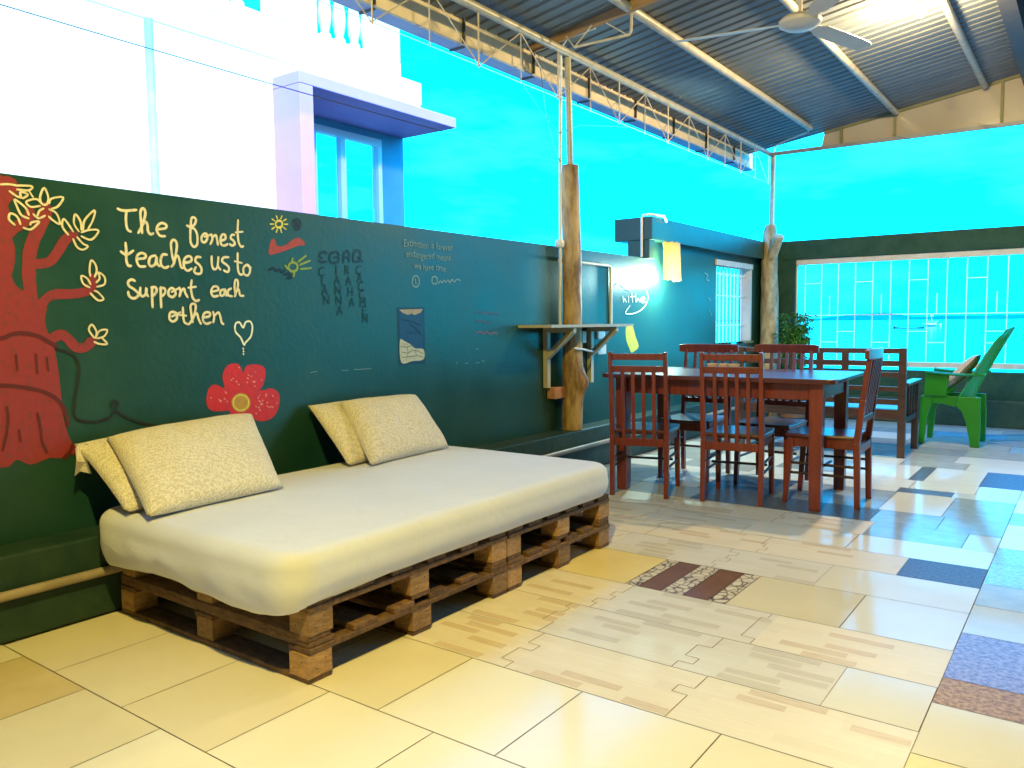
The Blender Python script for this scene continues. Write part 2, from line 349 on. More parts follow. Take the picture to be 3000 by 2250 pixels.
rowx(4.03, 4.365, [-3.31, -2.6, -2.0, -1.36, -.72, SX], ['wood', 'wood', 'wood', 'wood', 'blue'])
rowx(4.365, 4.7, [-3.31, -2.8, -2.2, -1.6, -1.03, SX], ['wood', 'wood', 'woodg', 'cream', 'cream'])
rowx(4.7, 5.04, [-3.31, -2.7, -2.1, -1.5, -1.02, -.53, SX], ['slate', 'wood', 'wood', 'wood', 'slate', 'pale'])
rowx(5.04, 5.4, [-3.31, -2.72, -2.2, -1.62, -1.06, -.7, SX], ['slate', 'grey', 'dark', 'dark', 'slate', 'slate'])
rowx(5.4, 6.03, [-3.31, -2.75, -2.3, -1.75, -1.08, -.72, SX], ['slate', 'white', 'dark', 'slate', 'cream', 'slate'])
rowx(6.03, 6.2, [-3.31, -2.75, -2.1, -1.09, -.75, SX], ['white', 'white', 'white', 'dark', 'pale'])
rowx(6.2, 6.53, [-3.31, -2.8, -2.2, -1.6, -1.04, -.63, SX], ['white', 'grey', 'white', 'white', 'white', 'pale'])
rowx(6.53, 7.18, [-3.31, -2.7, -2.1, -1.6, -1.1, -1.0, -.64, -.28, .2], ['grey', 'white', 'slate', 'white', 'dark', 'white', 'blue', 'blue'])
rowx(7.18, 7.5, [-3.31, -2.5, -1.8, -1.28, -.8, -.3, .2], ['white', 'slate', 'white', 'grey', 'white', 'pale'])
rowx(7.5, 7.88, [-3.31, -2.6, -1.8, -1.3, -.92, -.3, .2], ['grey', 'slate', 'sky', 'grey', 'white', 'slate'])
rowx(7.88, 8.3, [-3.31, -2.6, -1.9, -1.3, -.9, -.3, .2], ['slate', 'white', 'grey', 'slate', 'grey', 'white'])
y = 8.3
while y < 10.29:
    y1 = min(y+random.uniform(.35, .6), 10.3)
    if 10.3-y1 < .2: y1 = 10.3
    xx = -3.31
    while xx < .19:
        x1 = min(xx+random.uniform(.4, .75), .2)
        if .2-x1 < .15: x1 = .2
        tile(xx, x1, y, y1, random.choice(['grey', 'slate', 'slate', 'grey', 'white', 'sky', 'grey']))
        xx = x1
    y = y1
# the strip beside the long joint
rowy = [(-4.5, -2.5, 'cream'), (-2.5, -1, 'cream2'), (-1, .6, 'cream'), (.6, 1.5, 'cream'), (1.5, 2.37, 'yellow'), (2.37, 2.73, 'cream'), (2.73, 2.95, 'brown'), (2.95, 3.42, 'purple'), (3.42, 3.79, 'pale'), (3.79, 4.12, 'grey'), (4.12, 4.5, 'sky'), (4.5, 4.82, 'sky'), (4.82, 5.4, 'white'), (5.4, 5.75, 'slate'), (5.75, 6.2, 'white'), (6.2, 6.53, 'pale')]
for y0, y1, k in rowy: tile(SX, .2, y0, y1, k)
xx = .2
while xx < 4.3:
    y = FY0
    while y < FY1-.05:
        y1 = min(y+random.uniform(.4, .7), FY1)
        tile(xx, min(xx+.6, 4.4), y, y1, random.choice(['cream', 'pale', 'wood', 'grey', 'sky', 'cream2', 'white'])); y = y1
    xx += .6
keys = list(T); fb = MB()
fb.box((FX0-.15, FY0, -.25), (FX1, FY1+.15, -.004), 0)
for x0, x1, y0, y1, k in tiles:
    g = .0019; a0, a1, b0, b1 = x0+g, x1-g, y0+g, y1-g
    if a1-a0 < .01: continue
    wood = k in ('wood', 'woodg')
    if wood: a0, a1 = x0, x1
    fb.add([(a0, b0, 0), (a1, b0, 0), (a1, b1, 0), (a0, b1, 0)], [(0, 1, 2, 3)], 1+keys.index(k))
    if wood:                                                 # darker strips among the planks, and the stepped joint between two plank tiles
        hh = (b1-b0)/6; st = 1+keys.index('strip' if k == 'wood' else 'stripg'); jn = 1+keys.index('joint')
        def q4(xa, xb, ya, yb, z, mi): fb.add([(xa, ya, z), (xb, ya, z), (xb, yb, z), (xa, yb, z)], [(0, 1, 2, 3)], mi)
        for r_ in range(6):
            ya, yb = b0+hh*r_+.001, b0+hh*(r_+1)-.001
            xx = a0+random.uniform(.03, .30)
            while xx < a1-.12:
                if random.random() < .56:
                    xe = min(xx+random.uniform(.15, .25), a1-.006); q4(xx, xe, ya+hh*.14, yb-hh*.10, .0004, st)
                xx += random.uniform(.34, .60)
        nb = [t_ for t_ in tiles if abs(t_[0]-x1) < 1e-6 and abs(t_[2]-y0) < 1e-6]
        if nb and nb[0][4] in ('wood', 'woodg'):
            offs = [random.choice((-.055, -.03, 0)) for _ in range(6)]
            for r_ in range(6):
                ya, yb = b0+hh*r_, b0+hh*(r_+1); q4(x1+offs[r_]-.0016, x1+offs[r_]+.0016, ya, yb, .0008, jn)
                if r_ < 5 and offs[r_] != offs[r_+1]:
                    lo_, hi_ = sorted((offs[r_], offs[r_+1])); q4(x1+lo_+.0017, x1+hi_-.0017, yb-.0014, yb+.0014, .0008, jn)
struct(fb.build('floor', [GROUT]+[T[k] for k in keys]))

# ------------------------------------------------------------------ painted wall on the left
XW = -3.5
wall = thing('painted_wall', 'long low dark green wall with painted tree, lettering and red flower behind the pallet bed', 'wall', (XW, 3, 0))
mb = MB(); mb.box((XW-.16, -4.5, 0), (XW, 8.72, 1.81)); mb.box((XW-.16, 9.88, 0), (XW, 10.3, 1.98))
mb.box((XW-.16, 8.72, 0), (XW, 9.88, .93)); mb.box((XW-.157, 6.92, 1.81), (XW-.001, 8.72, 1.98)); mb.box((XW-.157, 8.72, 1.9), (XW-.001, 9.88, 1.98))
mb.build('wall_face', WALLP, wall)
mb = MB(); mb.box((XW+.0005, -4.5, 0.0005), (-3.31, 10.3, .34)); mb.build('plinth', EDGE, wall, bevel=.012)
mb = MB(); mb.box((XW-.30, 6.9, 1.975), (-3.40, 10.3, 2.19)); mb.build('roof_beam', WALLP, wall, bevel=.006)
mb = MB(); mb.box((XW-.16, 6.905, 1.8), (-3.43, 7.02, 1.975)); mb.build('beam_column', WALLP, wall, bevel=.004)
mb = MB(); mb.box((XW-.10, 8.70, 1.835), (XW+.02, 9.88, 1.90)); mb.build('window_head', SILL, wall, bevel=.004)
mb = MB(); mb.box((XW-.20, 8.70, .93), (XW+.03, 9.9, .955)); mb.build('window_sill', GLASS, wall)
gr = MB()
for i in range(9): gr.bar((XW-.07, 8.78+i*.115, .955), (XW-.07, 8.78+i*.115, 1.835), .013, .013)
for z in (1.15, 1.5, 1.75): gr.bar((XW-.07, 8.72, z), (XW-.07, 9.84, z), .012, .012)
gr.build('window_grille', BARM, wall)
mb = MB(); mb.box((XW-.12, 9.80, .955), (XW+.012, 9.86, 1.835))
mb.build('window_jamb', SILL, wall, bevel=.003)

# the paintings and writing, flat on the wall
# strokes and outlines: (y, z) on the wall face, metres
MURAL={"lettering":[["s","cream",0.0122,[[[1.857,1.721],[1.874,1.716],[1.9,1.717],[1.942,1.725]],[[1.896,1.716],[1.892,1.682],[1.893,1.649],[1.899,1.632],[1.912,1.626]],[[1.946,1.623],[1.967,1.66],[1.983,1.709],[1.98,1.731],[1.969,1.733],[1.96,1.714],[1.962,1.67],[1.964,1.624]],[[1.965,1.659],[1.982,1.676],[1.991,1.662],[1.992,1.636],[2.003,1.622],[2.017,1.627]],[[2.035,1.647],[2.076,1.655],[2.083,1.67],[2.061,1.678],[2.04,1.663],[2.035,1.64],[2.05,1.619],[2.074,1.619]],[[2.187,1.678],[2.202,1.674],[2.224,1.683],[2.236,1.708],[2.225,1.72],[2.212,1.713],[2.207,1.682],[2.203,1.643],[2.203,1.6],[2.219,1.58],[2.237,1.595],[2.239,1.638],[2.227,1.664],[2.212,1.669]],[[2.279,1.649],[2.263,1.632],[2.262,1.612],[2.277,1.606],[2.291,1.622],[2.292,1.642],[2.279,1.649]],[[2.278,1.633],[2.315,1.646]],[[2.315,1.648],[2.32,1.625],[2.308,1.6]],[[2.321,1.633],[2.339,1.646],[2.345,1.627],[2.349,1.599]],[[2.363,1.62],[2.391,1.63],[2.392,1.65],[2.376,1.651],[2.366,1.632],[2.367,1.604],[2.385,1.598],[2.404,1.607]],[[2.444,1.655],[2.43,1.654],[2.422,1.637],[2.438,1.626],[2.445,1.61],[2.428,1.601],[2.416,1.608]],[[2.469,1.73],[2.464,1.677],[2.467,1.624],[2.48,1.6],[2.494,1.603]],[[2.452,1.668],[2.493,1.675]],[[1.885,1.574],[1.886,1.536],[1.885,1.496],[1.892,1.475],[1.905,1.474]],[[1.861,1.535],[1.887,1.522],[1.918,1.542]],[[1.931,1.506],[1.97,1.512],[1.975,1.527],[1.956,1.534],[1.936,1.521],[1.933,1.495],[1.945,1.474],[1.972,1.475]],[[2.022,1.527],[1.998,1.518],[1.989,1.491],[2.0,1.477],[2.02,1.489],[2.028,1.523],[2.028,1.493],[2.04,1.479]],[[2.079,1.534],[2.058,1.533],[2.047,1.509],[2.05,1.483],[2.068,1.473],[2.084,1.481]],[[2.099,1.48],[2.114,1.502],[2.13,1.572],[2.127,1.598],[2.113,1.605],[2.101,1.585],[2.105,1.532],[2.114,1.498]],[[2.115,1.517],[2.132,1.533],[2.14,1.515],[2.147,1.481],[2.157,1.477]],[[2.162,1.501],[2.199,1.51],[2.202,1.53],[2.183,1.533],[2.165,1.516],[2.163,1.481],[2.18,1.465],[2.202,1.476]],[[2.252,1.533],[2.23,1.532],[2.223,1.512],[2.242,1.497],[2.254,1.478],[2.249,1.456],[2.227,1.453],[2.214,1.464],[2.224,1.484]],[[2.312,1.541],[2.311,1.501],[2.321,1.479],[2.34,1.49],[2.349,1.543],[2.344,1.499],[2.357,1.479]],[[2.406,1.542],[2.378,1.539],[2.368,1.52],[2.391,1.505],[2.406,1.49],[2.399,1.469],[2.376,1.476]],[[2.459,1.566],[2.457,1.521],[2.458,1.48],[2.469,1.46],[2.484,1.462]],[[2.441,1.524],[2.481,1.518]],[[2.51,1.511],[2.49,1.494],[2.491,1.465],[2.513,1.457],[2.528,1.479],[2.524,1.504],[2.51,1.511],[2.534,1.496]],[[1.919,1.407],[1.904,1.413],[1.888,1.402],[1.891,1.384],[1.913,1.37],[1.932,1.352],[1.927,1.337],[1.908,1.329],[1.889,1.34],[1.886,1.358]],[[1.943,1.378],[1.941,1.352],[1.95,1.339],[1.966,1.349],[1.972,1.379],[1.971,1.353],[1.978,1.34]],[[1.999,1.383],[1.997,1.338],[1.997,1.29]],[[1.995,1.38],[2.015,1.382],[2.02,1.365],[2.006,1.346],[1.998,1.344]],[[2.041,1.383],[2.039,1.339],[2.039,1.29]],[[2.037,1.377],[2.057,1.379],[2.063,1.363],[2.05,1.345],[2.04,1.343]],[[2.1,1.381],[2.081,1.371],[2.078,1.348],[2.098,1.339],[2.114,1.356],[2.1,1.381]],[[2.095,1.363],[2.129,1.38]],[[2.134,1.384],[2.139,1.365],[2.132,1.343]],[[2.139,1.365],[2.157,1.38],[2.162,1.361],[2.174,1.34]],[[2.199,1.421],[2.193,1.382],[2.2,1.339],[2.217,1.323],[2.234,1.328]],[[2.18,1.385],[2.219,1.39]],[[2.303,1.369],[2.339,1.378],[2.335,1.394],[2.313,1.393],[2.3,1.369],[2.311,1.347],[2.338,1.35]],[[2.376,1.383],[2.353,1.374],[2.352,1.352],[2.371,1.356],[2.379,1.383],[2.384,1.351]],[[2.414,1.388],[2.397,1.379],[2.394,1.355],[2.417,1.349]],[[2.431,1.349],[2.45,1.389],[2.453,1.426],[2.439,1.43],[2.433,1.397],[2.436,1.352]],[[2.442,1.372],[2.457,1.385],[2.463,1.356],[2.484,1.353]],[[2.1,1.271],[2.081,1.264],[2.077,1.237],[2.093,1.225],[2.113,1.237],[2.112,1.264],[2.095,1.268]],[[2.09,1.248],[2.133,1.268]],[[2.147,1.291],[2.147,1.252],[2.152,1.221],[2.173,1.211]],[[2.124,1.256],[2.162,1.252]],[[2.177,1.213],[2.2,1.244],[2.215,1.296],[2.203,1.309],[2.187,1.299],[2.19,1.256],[2.195,1.221]],[[2.2,1.248],[2.218,1.264],[2.226,1.237],[2.238,1.213]],[[2.25,1.244],[2.284,1.249],[2.289,1.265],[2.267,1.268],[2.251,1.252],[2.252,1.225],[2.269,1.213],[2.292,1.22]],[[2.307,1.271],[2.311,1.245],[2.305,1.22]],[[2.311,1.249],[2.335,1.269],[2.345,1.249],[2.351,1.22],[2.362,1.21]]]]],"painted_heart":[["s","white",0.01,[[[2.478,1.105],[2.461,1.141],[2.431,1.173],[2.433,1.211],[2.456,1.219],[2.477,1.192],[2.492,1.219],[2.52,1.223],[2.532,1.195],[2.521,1.148],[2.488,1.117],[2.478,1.105]],[[2.472,1.087],[2.474,1.084]],[[2.473,1.073],[2.475,1.07]],[[2.472,1.059],[2.474,1.057]]]]],"tree_mural":[["p","red",0,[[[1.114,0.683],[1.175,0.691],[1.225,0.672],[1.299,0.658],[1.36,0.647],[1.395,0.671],[1.446,0.644],[1.519,0.661],[1.561,0.654],[1.593,0.672],[1.634,0.647],[1.635,0.683],[1.606,0.727],[1.587,0.795],[1.579,0.887],[1.573,1.011],[1.56,1.121],[1.534,1.198],[1.531,1.243],[1.538,1.287],[1.504,1.312],[1.482,1.336],[1.432,1.366],[1.412,1.414],[1.401,1.45],[1.342,1.459],[1.246,1.442],[1.208,1.301],[1.177,1.01]]]],["s","red",0.05,[[[1.484,1.285],[1.479,1.371],[1.478,1.437],[1.482,1.487],[1.501,1.555],[1.536,1.624],[1.554,1.669],[1.557,1.696]]]],["s","red",0.04,[[[1.49,1.461],[1.534,1.464],[1.567,1.479],[1.602,1.528],[1.63,1.571],[1.665,1.591]],[[1.512,1.282],[1.539,1.321],[1.579,1.34],[1.635,1.342],[1.687,1.35],[1.722,1.368],[1.733,1.415]],[[1.379,1.529],[1.42,1.587],[1.458,1.617],[1.49,1.643],[1.495,1.676]]]],["s","red",0.1,[[[1.36,1.4],[1.377,1.497],[1.37,1.593],[1.367,1.688],[1.396,1.745],[1.418,1.761]]]],["s","red",0.042,[[[1.544,1.15],[1.587,1.172],[1.618,1.152],[1.647,1.118],[1.686,1.117],[1.72,1.146]]]],["s","maroon",0.016,[[[1.252,1.16],[1.359,1.161],[1.405,1.178],[1.445,1.18],[1.502,1.167],[1.543,1.141],[1.567,1.127]],[[1.242,0.976],[1.349,0.975],[1.433,0.962],[1.509,0.938],[1.561,0.902],[1.59,0.847],[1.599,0.787]],[[1.614,0.706],[1.6,0.675],[1.574,0.651]]]],["s","maroon",0.011,[[[1.367,0.887],[1.37,0.843],[1.361,0.782],[1.344,0.716]],[[1.48,0.851],[1.489,0.786],[1.492,0.735],[1.508,0.687]],[[1.407,0.789],[1.411,0.745]],[[1.412,1.094],[1.414,1.032]],[[1.487,1.092],[1.489,1.016]],[[1.528,1.077],[1.531,1.026]]]],["s","umber",0.012,[[[1.566,1.114],[1.633,1.086],[1.656,1.033],[1.646,0.961],[1.629,0.876],[1.632,0.816],[1.703,0.792],[1.77,0.802],[1.799,0.834]],[[1.786,0.849],[1.794,0.875],[1.815,0.867],[1.807,0.843]],[[1.799,0.834],[1.874,0.785],[1.982,0.745],[2.097,0.734],[2.218,0.726],[2.346,0.736]]]],["s","leaf",0.0088,[[[1.553,1.772],[1.535,1.733],[1.54,1.707],[1.559,1.706],[1.567,1.734],[1.553,1.772]],[[1.569,1.711],[1.58,1.732],[1.626,1.742],[1.604,1.704],[1.578,1.69]],[[1.54,1.707],[1.519,1.723],[1.481,1.707],[1.499,1.689],[1.533,1.697]],[[1.568,1.687],[1.596,1.673],[1.607,1.631],[1.582,1.642],[1.565,1.657]],[[1.546,1.688],[1.529,1.676],[1.518,1.652],[1.506,1.661]],[[1.506,1.661],[1.524,1.646],[1.55,1.659]],[[1.487,1.642],[1.46,1.653],[1.444,1.69],[1.439,1.712],[1.477,1.684],[1.488,1.656]],[[1.434,1.611],[1.414,1.632],[1.421,1.655],[1.444,1.645],[1.455,1.616]],[[1.466,1.603],[1.494,1.599],[1.527,1.633],[1.498,1.627],[1.492,1.617]],[[1.422,1.742],[1.446,1.726],[1.463,1.721]],[[1.45,1.752],[1.493,1.754],[1.506,1.772],[1.451,1.768]],[[1.463,1.721],[1.462,1.744],[1.489,1.737],[1.469,1.719]],[[1.493,1.754],[1.507,1.73]],[[1.391,1.764],[1.421,1.769],[1.451,1.767]],[[1.659,1.604],[1.634,1.643],[1.621,1.652],[1.616,1.621],[1.638,1.589]],[[1.682,1.607],[1.664,1.639],[1.671,1.678],[1.691,1.649],[1.693,1.614]],[[1.7,1.615],[1.709,1.657],[1.753,1.703],[1.744,1.661],[1.721,1.62]],[[1.693,1.604],[1.728,1.617],[1.766,1.617],[1.733,1.576],[1.692,1.587]],[[1.657,1.573],[1.672,1.54],[1.696,1.531],[1.717,1.547],[1.697,1.556],[1.674,1.582]],[[1.721,1.421],[1.719,1.449],[1.728,1.488],[1.745,1.471],[1.749,1.443],[1.739,1.418]],[[1.715,1.372],[1.689,1.388],[1.683,1.42],[1.707,1.41],[1.72,1.386]],[[1.745,1.394],[1.76,1.412],[1.757,1.437],[1.781,1.42],[1.78,1.388],[1.747,1.376]],[[1.718,1.347],[1.748,1.318],[1.773,1.324],[1.75,1.352],[1.736,1.358]]]],["s","leaf",0.0088,[[[1.724,1.156],[1.703,1.19],[1.717,1.213],[1.735,1.183],[1.73,1.156]],[[1.73,1.156],[1.749,1.186],[1.782,1.189],[1.767,1.162],[1.737,1.153]],[[1.723,1.139],[1.746,1.129],[1.779,1.128],[1.76,1.152]]]]],"flower_mural":[["p","flower",0,[[[2.467,0.96],[2.492,0.999],[2.567,0.999],[2.602,0.969],[2.592,0.905],[2.566,0.865],[2.639,0.871],[2.685,0.833],[2.676,0.76],[2.632,0.714],[2.564,0.704],[2.499,0.728],[2.443,0.706],[2.372,0.718],[2.362,0.742],[2.383,0.775],[2.288,0.784],[2.254,0.821],[2.265,0.889],[2.302,0.915],[2.355,0.894],[2.347,0.952],[2.375,1.003],[2.429,1.013],[2.457,0.991]]]],["p","gold",0,[[[2.504,0.807],[2.501,0.792],[2.492,0.779],[2.479,0.77],[2.463,0.764],[2.446,0.763],[2.428,0.768],[2.413,0.776],[2.401,0.788],[2.394,0.802],[2.392,0.817],[2.395,0.832],[2.404,0.844],[2.417,0.854],[2.432,0.86],[2.45,0.861],[2.467,0.857],[2.483,0.849],[2.495,0.837],[2.502,0.823]]]],["s","yellow",0.008,[[[2.493,0.808],[2.491,0.796],[2.484,0.786],[2.473,0.778],[2.46,0.774],[2.446,0.773],[2.432,0.776],[2.42,0.783],[2.41,0.792],[2.404,0.804],[2.403,0.816],[2.405,0.828],[2.412,0.838],[2.423,0.846],[2.435,0.851],[2.449,0.851],[2.463,0.848],[2.476,0.842],[2.486,0.832],[2.492,0.821],[2.493,0.808]]]],["s","pale",0.008,[[[2.533,0.913],[2.536,0.911]],[[2.366,0.826],[2.369,0.823]],[[2.322,0.838],[2.325,0.835]],[[2.424,0.922],[2.427,0.92]],[[2.629,0.776],[2.633,0.774]],[[2.563,0.794],[2.566,0.791]],[[2.641,0.833],[2.645,0.83]],[[2.573,0.794],[2.576,0.791]],[[2.554,0.814],[2.558,0.811]],[[2.327,0.83],[2.33,0.827]],[[2.358,0.874],[2.361,0.871]],[[2.636,0.773],[2.64,0.77]],[[2.604,0.781],[2.608,0.778]],[[2.551,0.779],[2.554,0.776]],[[2.597,0.836],[2.6,0.833]],[[2.571,0.799],[2.574,0.796]],[[2.435,0.907],[2.439,0.905]],[[2.604,0.8],[2.608,0.797]],[[2.56,0.809],[2.564,0.806]],[[2.394,0.931],[2.397,0.928]],[[2.351,0.841],[2.355,0.838]],[[2.557,0.765],[2.561,0.762]],[[2.557,0.84],[2.56,0.838]],[[2.523,0.916],[2.526,0.913]],[[2.53,0.892],[2.533,0.889]],[[2.599,0.844],[2.603,0.842]],[[2.44,0.993],[2.444,0.99]],[[2.548,0.83],[2.551,0.827]],[[2.538,0.965],[2.541,0.963]],[[2.615,0.774],[2.619,0.771]],[[2.549,0.778],[2.553,0.776]],[[2.522,0.913],[2.526,0.911]],[[2.488,0.935],[2.491,0.933]],[[2.402,0.939],[2.405,0.937]],[[2.663,0.793],[2.666,0.79]],[[2.276,0.852],[2.279,0.849]],[[2.485,0.914],[2.489,0.911]],[[2.571,0.922],[2.574,0.92]],[[2.533,0.786],[2.537,0.783]],[[2.489,0.934],[2.493,0.931]],[[2.532,0.75],[2.536,0.747]],[[2.51,0.944],[2.513,0.941]],[[2.328,0.833],[2.332,0.83]],[[2.36,0.87],[2.363,0.867]],[[2.493,0.951],[2.497,0.948]],[[2.574,0.814],[2.578,0.811]]]]],"sun_doodle":[["s","yellow",0.012,[[[2.74,1.736],[2.739,1.73],[2.736,1.725],[2.731,1.72],[2.724,1.717],[2.717,1.716],[2.711,1.716],[2.705,1.718],[2.7,1.722],[2.697,1.726],[2.696,1.732],[2.697,1.737],[2.701,1.743],[2.706,1.747],[2.712,1.75],[2.719,1.752],[2.726,1.752],[2.732,1.75],[2.737,1.746],[2.74,1.741],[2.74,1.736]]]],["s","yellow",0.009,[[[2.754,1.737],[2.774,1.739]],[[2.747,1.719],[2.762,1.711]],[[2.728,1.707],[2.733,1.692]],[[2.706,1.705],[2.699,1.69]],[[2.688,1.714],[2.672,1.704]],[[2.682,1.731],[2.663,1.729]],[[2.69,1.749],[2.675,1.756]],[[2.709,1.761],[2.703,1.775]],[[2.731,1.763],[2.738,1.778]],[[2.748,1.754],[2.765,1.764]]]],["s","moss",0.014,[[[2.831,1.516],[2.829,1.508],[2.825,1.501],[2.818,1.496],[2.809,1.492],[2.8,1.49],[2.791,1.491],[2.782,1.494],[2.776,1.499],[2.772,1.505],[2.771,1.513],[2.773,1.52],[2.777,1.527],[2.784,1.533],[2.792,1.537],[2.802,1.539],[2.811,1.538],[2.819,1.535],[2.826,1.53],[2.83,1.523],[2.831,1.516]],[[2.794,1.547],[2.8,1.56]],[[2.838,1.545],[2.889,1.579]],[[2.848,1.528],[2.916,1.554]],[[2.853,1.506],[2.921,1.514]],[[2.808,1.482],[2.802,1.464]],[[2.765,1.502],[2.75,1.518]]]]],"black_scribble":[["p","black",0,[[[2.805,1.757],[2.824,1.774],[2.852,1.777],[2.868,1.754],[2.861,1.723],[2.833,1.707],[2.811,1.719]]]],["s","black",0.016,[[[2.644,1.491],[2.675,1.502],[2.685,1.489],[2.717,1.495],[2.722,1.482],[2.743,1.492]],[[2.742,1.47],[2.769,1.476],[2.79,1.459],[2.758,1.453]],[[3.004,1.572],[2.987,1.58],[2.993,1.599],[3.023,1.61],[3.034,1.602]],[[2.98,1.557],[3.003,1.55],[3.033,1.556]],[[3.101,1.615],[3.064,1.599],[3.06,1.562],[3.086,1.55],[3.117,1.561],[3.124,1.584],[3.094,1.582]],[[3.113,1.616],[3.131,1.598]],[[3.16,1.558],[3.165,1.605],[3.188,1.625],[3.206,1.608],[3.201,1.565]],[[3.168,1.587],[3.199,1.589]],[[3.236,1.567],[3.238,1.61],[3.264,1.635],[3.293,1.618],[3.285,1.575],[3.249,1.568]],[[3.276,1.593],[3.307,1.571]]]]],"red_scribble":[["p","redpaint",0,[[[2.647,1.575],[2.665,1.646],[2.686,1.652],[2.696,1.627],[2.722,1.618],[2.765,1.632],[2.798,1.656],[2.848,1.673],[2.889,1.641],[2.83,1.626],[2.774,1.605],[2.694,1.578]]]]],"chalk_writing":[["s","chalk",0.009,[[[3.795,1.473],[3.793,1.462],[3.788,1.452],[3.78,1.444],[3.77,1.438],[3.76,1.436],[3.75,1.438],[3.741,1.442],[3.733,1.45],[3.729,1.46],[3.728,1.471],[3.73,1.481],[3.735,1.491],[3.742,1.5],[3.752,1.505],[3.762,1.507],[3.772,1.506],[3.782,1.501],[3.789,1.494],[3.793,1.484],[3.795,1.473]],[[3.755,1.489],[3.764,1.455]],[[3.92,1.504],[3.962,1.505],[3.961,1.467],[3.919,1.466],[3.92,1.504]],[[3.979,1.468],[3.997,1.483],[4.015,1.472],[4.034,1.488],[4.052,1.476],[4.071,1.492],[4.093,1.479],[4.117,1.497],[4.14,1.482],[4.164,1.5],[4.202,1.494]]]],["s","pink",0.012,[[[4.371,1.135],[4.412,1.147],[4.443,1.128],[4.485,1.143],[4.526,1.126],[4.569,1.135],[4.607,1.125]]]],["s","dimpink",0.012,[[[4.364,1.274],[4.405,1.287],[4.446,1.268],[4.498,1.281],[4.54,1.265],[4.593,1.275],[4.647,1.259]],[[4.363,1.211],[4.424,1.223],[4.475,1.204],[4.528,1.217]]]],["s","chalk",0.005,[[[4.359,1.023],[4.384,1.024]],[[4.237,0.929],[4.267,0.93]],[[4.357,0.927],[4.397,0.927]],[[4.423,0.94],[4.459,0.932]],[[4.141,0.937],[4.16,0.935]]]],["s","chalk",0.004,[[[2.898,0.94],[2.941,0.944]]]],["s","chalk",0.004,[[[3.124,0.939],[3.171,0.939]],[[3.219,0.94],[3.354,0.938]]]],["s","white",0.011,[[[6.507,1.438],[6.519,1.382],[6.536,1.417],[6.575,1.383]],[[6.614,1.437],[6.62,1.383]],[[6.681,1.47],[6.696,1.385]],[[6.656,1.434],[6.742,1.44]],[[6.758,1.465],[6.767,1.388],[6.805,1.422],[6.843,1.39]],[[6.868,1.409],[6.948,1.418],[6.916,1.439],[6.862,1.416],[6.884,1.387],[6.965,1.392]],[[6.98,1.499],[7.013,1.434],[6.949,1.352],[6.805,1.296],[6.651,1.276],[6.554,1.286],[6.644,1.352]]]],["s","dimchalk",0.012,[[[6.356,1.524],[6.443,1.554],[6.53,1.522],[6.62,1.553]],[[6.56,1.502],[6.65,1.49]]]],["s","chalk",0.016,[[[8.385,1.731],[8.472,1.709],[8.43,1.665],[8.517,1.651]],[[8.477,1.463],[8.566,1.43]],[[8.524,1.327],[8.592,1.267]]]]],"yellow_smudge":[["p","yellowpaint",0,[[[6.566,1.142],[6.615,1.17],[6.697,1.172],[6.759,1.068],[6.825,0.971],[6.744,0.93],[6.676,0.917],[6.627,0.97],[6.576,1.043]]]]],"night_painting":[["p","frame",0,[[[3.585,1.303],[3.836,1.311],[3.837,0.945],[3.595,0.948]]]],["p","night",0,[[[3.604,1.293],[3.822,1.299],[3.818,0.96],[3.611,0.962]]]],["p","moon",0,[[[3.604,1.292],[3.821,1.298],[3.799,1.274],[3.74,1.259],[3.72,1.269],[3.682,1.26],[3.635,1.271]]]],["p","stone",0,[[[3.605,1.102],[3.645,1.096],[3.693,1.077],[3.742,1.048],[3.819,1.039],[3.819,0.975],[3.715,0.968],[3.613,0.963]]]],["s","stonegap",0.005,[[[3.612,1.063],[3.668,1.058],[3.718,1.071]],[[3.615,1.029],[3.675,1.021],[3.734,1.036],[3.818,1.01]],[[3.618,0.995],[3.691,0.997],[3.758,1.0],[3.809,0.99]],[[3.668,1.058],[3.675,1.021],[3.666,0.995]],[[3.734,1.036],[3.758,1.0]]]],["s","nightline",0.006,[[[3.625,1.231],[3.697,1.22],[3.806,1.196]],[[3.697,1.203],[3.763,1.168],[3.796,1.138]],[[3.663,1.152],[3.729,1.145],[3.771,1.156]]]]]}
TEXTS=[["black_scribble","ink","C",2.995,1.495,0.074],["black_scribble","ink","L",3.005,1.443,0.074],["black_scribble","ink","A",3.015,1.392,0.074],["black_scribble","ink","N",3.025,1.34,0.074],["black_scribble","ink","I",3.103,1.509,0.074],["black_scribble","ink","A",3.107,1.452,0.074],["black_scribble","ink","N",3.112,1.395,0.074],["black_scribble","ink","N",3.116,1.338,0.074],["black_scribble","ink","A",3.12,1.281,0.074],["black_scribble","ink","R",3.184,1.513,0.074],["black_scribble","ink","A",3.194,1.452,0.074],["black_scribble","ink","H",3.205,1.39,0.074],["black_scribble","ink","A",3.215,1.329,0.074],["black_scribble","ink","C",3.273,1.517,0.074],["black_scribble","ink","A",3.28,1.47,0.074],["black_scribble","ink","C",3.287,1.423,0.074],["black_scribble","ink","C",3.294,1.376,0.074],["black_scribble","ink","M",3.302,1.329,0.074],["black_scribble","ink","E",3.309,1.281,0.074],["black_scribble","ink","N",3.316,1.233,0.074],["chalk_writing","chalk","Extinction is forever",3.888,1.706,0.062],["chalk_writing","chalk","endangered means",3.887,1.639,0.062],["chalk_writing","chalk","we have time",3.898,1.567,0.062]]
